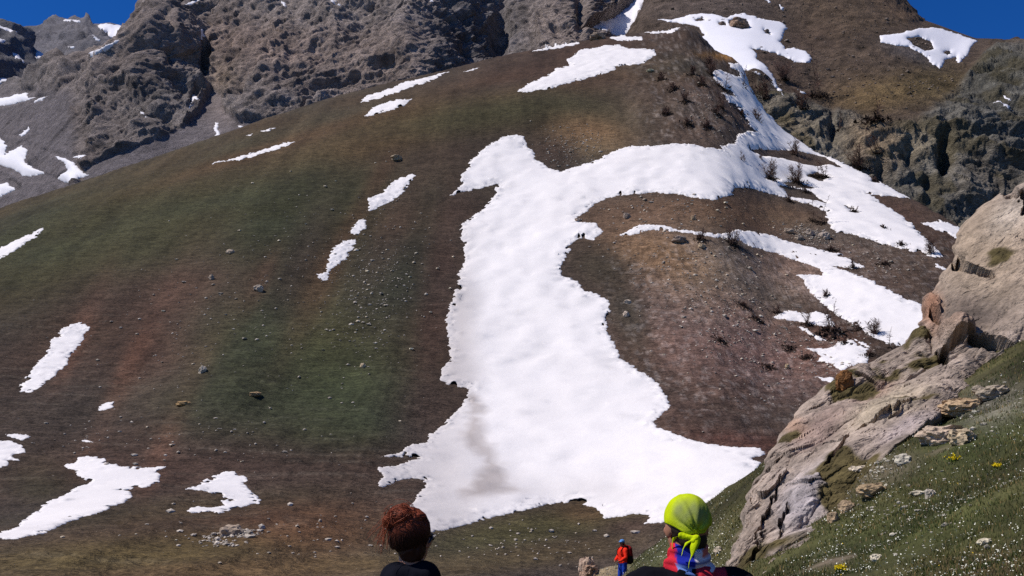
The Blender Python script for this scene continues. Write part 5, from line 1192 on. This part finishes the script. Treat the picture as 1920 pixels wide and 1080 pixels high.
# --- the woman with the auburn updo
def head_at(px, py, Y): return at(px, py, Y)
hc_ = head_at(772, 1012, 4.4)
s, k = skeleton(1.68, HANG, 0, 1.31)
wz = hc_[2] - s['head'].z; wx = hc_[0]
TURN = -.35
wom = link('person', tint_mesh(blob_mesh(body_prims(s, k, TURN), .0075, 3, 'person'), SKIN), M_SKIN)
wom.location = (wx, 4.4, wz)
tag(wom, 'person seen from behind with a messy auburn updo and dark jacket', 'person')
dress(s, k, wom, lambda c: np.broadcast_to(rgb(24, 25, 32), c.shape), (40, 42, 50), (50, 40, 34), collar=.070, low=.000, spread=.052)
h = np.array(s['head']) + np.array([0, -.012, .022]); Rz = np.array(Matrix.Rotation(TURN, 3, 'Z'))
rh = np.random.default_rng(4)
bun = h + np.array([-.036, -.048, .076]); bunr = np.array([.055, .050, .035])
hp = [('e', Vector(h + Rz @ np.array([0, -.016, .010])), (.080, .091, .098), Matrix.Rotation(TURN, 3, 'Z')), ('e', Vector(h + np.array([.004, -.034, -.052])), (.058, .050, .066)), ('e', Vector(bun), tuple(bunr)), ('e', Vector(bun + [-.028, .01, -.02]), (.04, .045, .04)), ('e', Vector(bun + [.05, .01, -.008]), (.045, .05, .03)), ('e', Vector(h + np.array([-.075, -.03, -.005])), (.02, .03, .055))]
def haircol(c):  # lower hair painted darker: the shade below the updo is put into the colour
    f = sstep(h[2] - .02, h[2] + .055, c[:, 2])[:, None]
    return (rgb(58, 32, 24) * (1 - f) + rgb(120, 60, 40) * f) * (1 + .25 * vnoise(c * 90, 7))[:, None]
hair = link('hair', tint_mesh(fold_mesh(blob_mesh(hp, .006, 3, 'hair'), .003, 40, 8), haircol), M_HAIR, wom)
paths = []
for i in range(1000):                                                      # swept up from the hairline to the knot
    th = rh.uniform(0, 6.283); z0 = rh.uniform(-.95, .1) if math.sin(th) < .2 else rh.uniform(.1, .6)
    a = np.array([math.cos(th) * math.sqrt(max(0, 1 - z0 * z0)), math.sin(th) * math.sqrt(max(0, 1 - z0 * z0)), z0]); b = bun - h + rh.normal(0, .018, 3); b = b / np.linalg.norm(b)
    a = a / np.linalg.norm(a); pts = []
    for t_ in np.linspace(0, 1, 8):
        d = a * (1 - t_) + b * t_; d /= np.linalg.norm(d) + 1e-9
        d = d + rh.normal(0, .01, 3); pts.append(h + Rz @ (np.array([0, -.016, .010])) + Rz @ (Rz.T @ d * np.array([.083, .095, .101])))
    paths.append((pts, rh.uniform(.7, 1.3)))
for i in range(620):                                                      # coils of the knot
    ax = rh.normal(0, 1, 3) + np.array([.3, -1.1, .2]); ax /= np.linalg.norm(ax); u = np.cross(ax, rh.normal(0, 1, 3)); u /= np.linalg.norm(u); v = np.cross(ax, u); a0 = rh.uniform(0, 6.28); ln = rh.uniform(1.0, 3.2); off = rh.uniform(-.5, .5); c0 = bun + (rh.normal(0, .012, 3) if rh.uniform() < .6 else np.array([-.03, .008, -.02]) if rh.uniform() < .5 else np.array([.045, .01, -.008]))
    rr = rh.uniform(.92, 1.04)
    paths.append(([c0 + (ax * off * .7 + (u * math.cos(a0 + q) + v * math.sin(a0 + q)) * math.sqrt(1 - off * off * .5)) * bunr * rr for q in np.linspace(0, ln, 9)], rh.uniform(.7, 1.4)))
for i in range(62):                                                       # loose wisps
    p = bun + np.array([-.055, 0, -.015]) + rh.normal(0, .014, 3) if i < 62 else h + Rz @ (rh.normal(0, 1, 3) * [.06, .05, .03] + [0, -.06, -.02])
    pts = [p]; d = np.array([-.35, 0, -.9]) + rh.normal(0, .3, 3)
    if i < 62:
        for q in range(7): d = d + np.array([rh.normal(-.02, .18), rh.normal(0, .12), -.12]); pts.append(pts[-1] + d / np.linalg.norm(d) * rh.uniform(.010, .022))
    else:
        for q in range(5): d = d + rh.normal(0, .4, 3); pts.append(pts[-1] + d / np.linalg.norm(d) * .014)
    paths.append((pts, rh.uniform(.5, 1.0)))
V, T = strand_tubes(paths, .0015, .0008)
link('hair_strands', mesh_np('hair_strands', V, T, True, np.clip(np.where((V[:, 0] < h[0] - .088)[:, None], rgb(132, 66, 40), haircol(V) * 1.12), .005, .6)), M_HAIR, wom)['kind'] = 'stuff'
# sunglasses: two lenses, bridge and temples over the ears
def gl(x, y, z): return Vector(np.array(s['head']) + Rz @ np.array([x, y, z]))
gp_ = [('e', gl(-.034, .098, .006), (.028, .008, .021), Matrix.Rotation(TURN, 3, 'Z')), ('e', gl(.034, .098, .006), (.028, .008, .021), Matrix.Rotation(TURN, 3, 'Z')), ('c', gl(-.01, .106, .012), gl(.01, .106, .012), .004, .004)]
for sx in (-1, 1): gp_ += [('c', gl(sx * .064, .094, .012), gl(sx * .090, .01, .010), .0055, .0055), ('c', gl(sx * .090, .01, .010), gl(sx * .088, -.020, -.012), .0055, .004)]
link('sunglasses', tint_mesh(blob_mesh(gp_, .003, 1, 'sunglasses'), lambda c: np.broadcast_to(rgb(18, 18, 20), c.shape)), mat_plain('dark_lens', (.01, .01, .012), .2, .1, 10, .6), wom)

# --- the walker with the yellow headscarf
hc_ = head_at(1288, 990, 4.0)
s, k = skeleton(1.76, HANG, 0, 1.375)
man = link('person', tint_mesh(blob_mesh(body_prims(s, k, .28), .0075, 3, 'person'), lambda c: SKIN(c) * .75), M_SKIN)
man.location = (hc_[0], 4.0, hc_[2] - s['head'].z)
tag(man, 'person seen from behind in a neon yellow headscarf, striped neck tube and black jacket', 'person')
nk = np.array(s['neck'])
def mancol(c):
    x = c[:, 0] - nk[0]; z = c[:, 2] - nk[2]
    red = (x > .018 + (-z) * .35) & (x < .135 + (-z) * .12) & (z < .03) & (z > -.075) & (c[:, 1] < .03)
    return np.where(red[:, None], rgb(196, 50, 62), rgb(20, 20, 25))
dress(s, k, man, mancol, (52, 54, 60), (56, 46, 40), jv=.007, collar=.074, low=-.035)
# piping on the right shoulder
pp = [np.array(s['sh', 1]) + np.array([-.04 + .10 * q, -.060 - .02 * q, .058 - .055 * q * q]) for q in np.linspace(0, 1, 8)]
V, T = strand_tubes([(pp, 1)], .0028, .0028); link('piping', mesh_np('piping', V, T, True, np.broadcast_to(rgb(150, 150, 155), V.shape)), M_CLOTH, man)
# short dark hair below the scarf
hm = np.array(s['head']); Rm = Matrix.Rotation(.28, 3, 'Z'); Rn = np.array(Rm)
link('hair', tint_mesh(fold_mesh(blob_mesh([('e', Vector(hm + np.array([0, -.018, .012])), (.073 * k, .080 * k, .086 * k), Rm), ('e', Vector(hm + Rn @ np.array([0, -.06, -.045])), (.055, .034, .045), Rm)], .007, 3, 'hair'), .002, 60, 4), lambda c: np.broadcast_to(rgb(46, 36, 30), c.shape)), M_HAIR, man)
# neck tube: blue, white and red
na, nr = 64, 10; V = []; C = []
for j in range(nr):
    f = j / (nr - 1); zc_ = hm[2] - .075 - .095 * f
    for i in range(na):
        a = i / na * 6.2832; r = (.064 + .030 * f) * (1 + .04 * math.sin(5 * a + 6 * f) + .05 * math.sin(9 * f + 2 * a)) + .006 * math.sin(f * 16 + a)
        x, y = math.cos(a) * r * 1.02, math.sin(a) * r - .012
        V.append((x, y, zc_ + .010 * math.sin(2 * a + 1) + .012 * (y < 0)))
        back = x
        if back < -.055: c = rgb(200, 44, 58)
        elif back < .012: c = rgb(36, 46, 150) if f < .72 else rgb(120, 150, 215)
        else: c = rgb(236, 226, 226) if not (f < .4 and back > .045) else rgb(222, 120, 100)
        if back >= .012 and .48 < f < .60: c = rgb(120, 116, 150)
        C.append(c)
me = mesh_np('neck_tube', np.array(V), np.array([(j * na + i, j * na + (i + 1) % na, (j + 1) * na + (i + 1) % na, (j + 1) * na + i) for j in range(nr - 1) for i in range(na)]), True, np.array(C))
o = link('neck_tube', me, M_CLOTH, man); md = o.modifiers.new('t', 'SOLIDIFY'); md.thickness = .005; md.offset = 1
# headscarf with knot and two tails
nphi, nth = 96, 40; V = []; C = []
cen = hm + Rn @ np.array([0, -.014, .028]); kn_dir = math.radians(-90) + .12
for j in range(nth):
    f = j / (nth - 1)
    for i in range(nphi):
        a = i / nphi * 6.2832; al = a - .45                                # angle from the head's own right
        bk = math.cos(a - kn_dir)                                          # +1 towards the knot
        edge = 1.66 + .40 * max(bk, 0) ** 2.0 - .22 * max(-bk, 0)           # polar angle of the lower edge
        th = f * edge
        w = max(bk, 0) ** 2
        da = math.atan2(math.sin(a - kn_dir), bk) * math.sin(min(th, 1.57)); dt = th - 1.98; rad = math.hypot(da, dt); ang = math.atan2(dt, da)
        fold = math.cos(10 * ang + 2.2 * math.sin(3 * ang)) * math.exp(-rad / .75) * min(rad / .12, 1) + .5 * math.cos(23 * ang + 1) * math.exp(-rad / .45) * min(rad / .2, 1)
        r = 1.0 + .085 * fold + .016 * math.sin(7 * a + 9 * f) * f - .05 * w * f ** 4 - .045 * math.exp(-(th / .55) ** 2)
        d = np.array([math.cos(a) * math.sin(th), math.sin(a) * math.sin(th), math.cos(th)])
        q = Rn @ ((Rn.T @ d) * np.array([.083, .099, .101])) * k * r
        V.append(cen + q)
        wet = math.exp(-((f - .62) / .26) ** 2) * sstep(.25, .8, bk) * (0.8 + .25 * math.sin(a * 9 + f * 5) * math.sin(f * 13 + a * 3))
        C.append(rgb(184, 200, 20) * (1 - min(wet * 1.1, .9)) + rgb(140, 148, 88) * min(wet * 1.1, .9))
me = mesh_np('headscarf', np.array(V), np.array([(j * nphi + i, (j + 1) * nphi + i, (j + 1) * nphi + (i + 1) % nphi, j * nphi + (i + 1) % nphi) for j in range(nth - 1) for i in range(nphi)]), True, np.clip(np.array(C), 0, 1))
o = link('headscarf', me, M_CLOTH, man); md = o.modifiers.new('t', 'SOLIDIFY'); md.thickness = .003; md.offset = 1
kp = cen + np.array([math.cos(kn_dir) * .090, math.sin(kn_dir) * .106 * k, -.062])
kn = blob_mesh([('e', Vector(kp), (.015, .013, .014)), ('c', Vector(kp + [.004, 0, .004]), Vector(kp + [-.012, -.006, -.010]), .010, .009), ('c', Vector(kp), Vector(kp + [-.052, .016, .010]), .008, .011)], .0035, 2, 'knot')
kno = link('headscarf_knot', tint_mesh(fold_mesh(kn, .002, 70, 9), lambda c: np.broadcast_to(rgb(186, 204, 20), c.shape)), M_CLOTH, man)
for pts_, w0, w1 in (([(0, -.012, -.004), (-.010, -.018, -.028), (-.017, -.019, -.055), (-.030, -.018, -.080), (-.034, -.014, -.105)], .016, .003), ([(-.004, -.010, 0), (-.030, -.008, -.012), (-.048, -.002, -.034), (-.056, .0, -.062)], .014, .004), ([(-.048, .012, .012), (-.072, .034, .004), (-.082, .05, -.022), (-.080, .056, -.05)], .010, .004)):
    P_ = np.array([kp + np.array(q) for q in pts_]); f_ = np.linspace(0, 1, len(P_)); g_ = np.linspace(0, 1, 14)
    P_ = np.stack([np.interp(g_, f_, P_[:, i]) for i in range(3)], -1); w_ = w0 + (w1 - w0) * g_ + .004 * np.sin(g_ * 7)
    tw = np.stack([np.cos(g_ * 1.6), -np.sin(g_ * 1.6) * .7, .25 + 0 * g_], -1)
    V = np.stack([P_ - tw * w_[:, None], P_ + np.array([0, -.004, 0]), P_ + tw * w_[:, None]], 1)
    V = np.concatenate([V, V + np.array([0, .003, 0])], 1); n_ = 6; F_ = []
    for i in range(13):
        for a_ in range(6): F_.append((i * 6 + [0, 1, 2, 5, 4, 3][a_], i * 6 + [1, 2, 5, 4, 3, 0][a_], (i + 1) * 6 + [1, 2, 5, 4, 3, 0][a_], (i + 1) * 6 + [0, 1, 2, 5, 4, 3][a_]))
    link('tail', mesh_np('tail', V.reshape(-1, 3), np.array(F_), True, np.broadcast_to(rgb(192, 210, 20), (len(V) * 6, 3))), M_CLOTH, kno)

# --- the walker in orange lower down the path
ARM2 = [((-.25, .02, 1.12), (-.17, .20, 1.00), (.5, .6, -.5)), ((.25, .02, 1.12), (.17, .20, 1.00), (-.5, .6, -.5))]
s, k = skeleton(1.76, ARM2, .06)
oz = drop(NEAR, 4.0, 38.0)
FACE = math.radians(118)
wal = link('person', tint_mesh(blob_mesh(body_prims(s, k, .25), .009, 3, 'person'), lambda c: SKIN(c) * .55), M_SKIN)
wal.location = (4.02, 38.0, oz); wal.rotation_euler = (0, 0, FACE)
tag(wal, 'person in orange-red jacket, blue trousers and pale blue cap standing on the path', 'person')
dress(s, k, wal, lambda c: np.broadcast_to(rgb(226, 52, 34), c.shape), (34, 62, 150), (60, 50, 44), jv=.014, hood=True)
hw = np.array(s['head']); Rw = Matrix.Rotation(.25, 3, 'Z')
cp_ = [('e', Vector(hw + [0, -.01, .062]), (.090, .104, .075), Rw), ('e', Vector(hw + np.array(Rw) @ np.array([0, .10, .045])), (.065, .065, .010), Rw)]
link('cap', tint_mesh(blob_mesh(cp_, .008, 2, 'cap'), lambda c: np.broadcast_to(rgb(92, 140, 196), c.shape)), M_CLOTH, wal)
link('hair', tint_mesh(blob_mesh([('e', Vector(hw + [0, -.022, .0]), (.084, .088, .09), Rw)], .009, 2, 'hair'), lambda c: np.broadcast_to(rgb(40, 30, 26), c.shape)), M_HAIR, wal)
# rucksack: resting on the walker's back, a thing of its own
bpk = empty('backpack', (4.02, 38.0, oz), FACE)
ch = s['chest']
tag(bpk, 'dark red and black rucksack worn by the walker in orange', 'backpack')
link('pack_body', tint_mesh(fold_mesh(blob_mesh([('c', ch + Vector((-.07, -.25, .10)), ch + Vector((-.07, -.26, -.30)), .11, .13), ('c', ch + Vector((.07, -.25, .10)), ch + Vector((.07, -.26, -.30)), .11, .13), ('e', ch + Vector((0, -.24, .15)), (.14, .11, .09))], .016, 3, 'pack'), .006, 9, 2), lambda c: np.where((c[:, 2] > ch.z - .12)[:, None], rgb(120, 28, 30), rgb(34, 26, 28))), M_CLOTH, bpk)
link('pocket', tint_mesh(blob_mesh([('e', ch + Vector((0, -.36, -.16)), (.12, .06, .14))], .016, 3, 'pocket'), lambda c: np.broadcast_to(rgb(70, 24, 28), c.shape)), M_CLOTH, bpk)
for sx in (-1, 1):
    V, T = strand_tubes([([ch + Vector(p) for p in ((sx * .10, -.17, .16), (sx * .11, -.08, .21), (sx * .12, .06, .17), (sx * .12, .155, .06), (sx * .13, .15, -.08), (sx * .16, .05, -.18), (sx * .16, -.14, -.22))], 1)], .018, .014)
    link('strap', mesh_np('strap', V, T, True, np.broadcast_to(rgb(30, 26, 28), V.shape)), M_CLOTH, bpk)

bpy.data.scenes.remove(TMP)
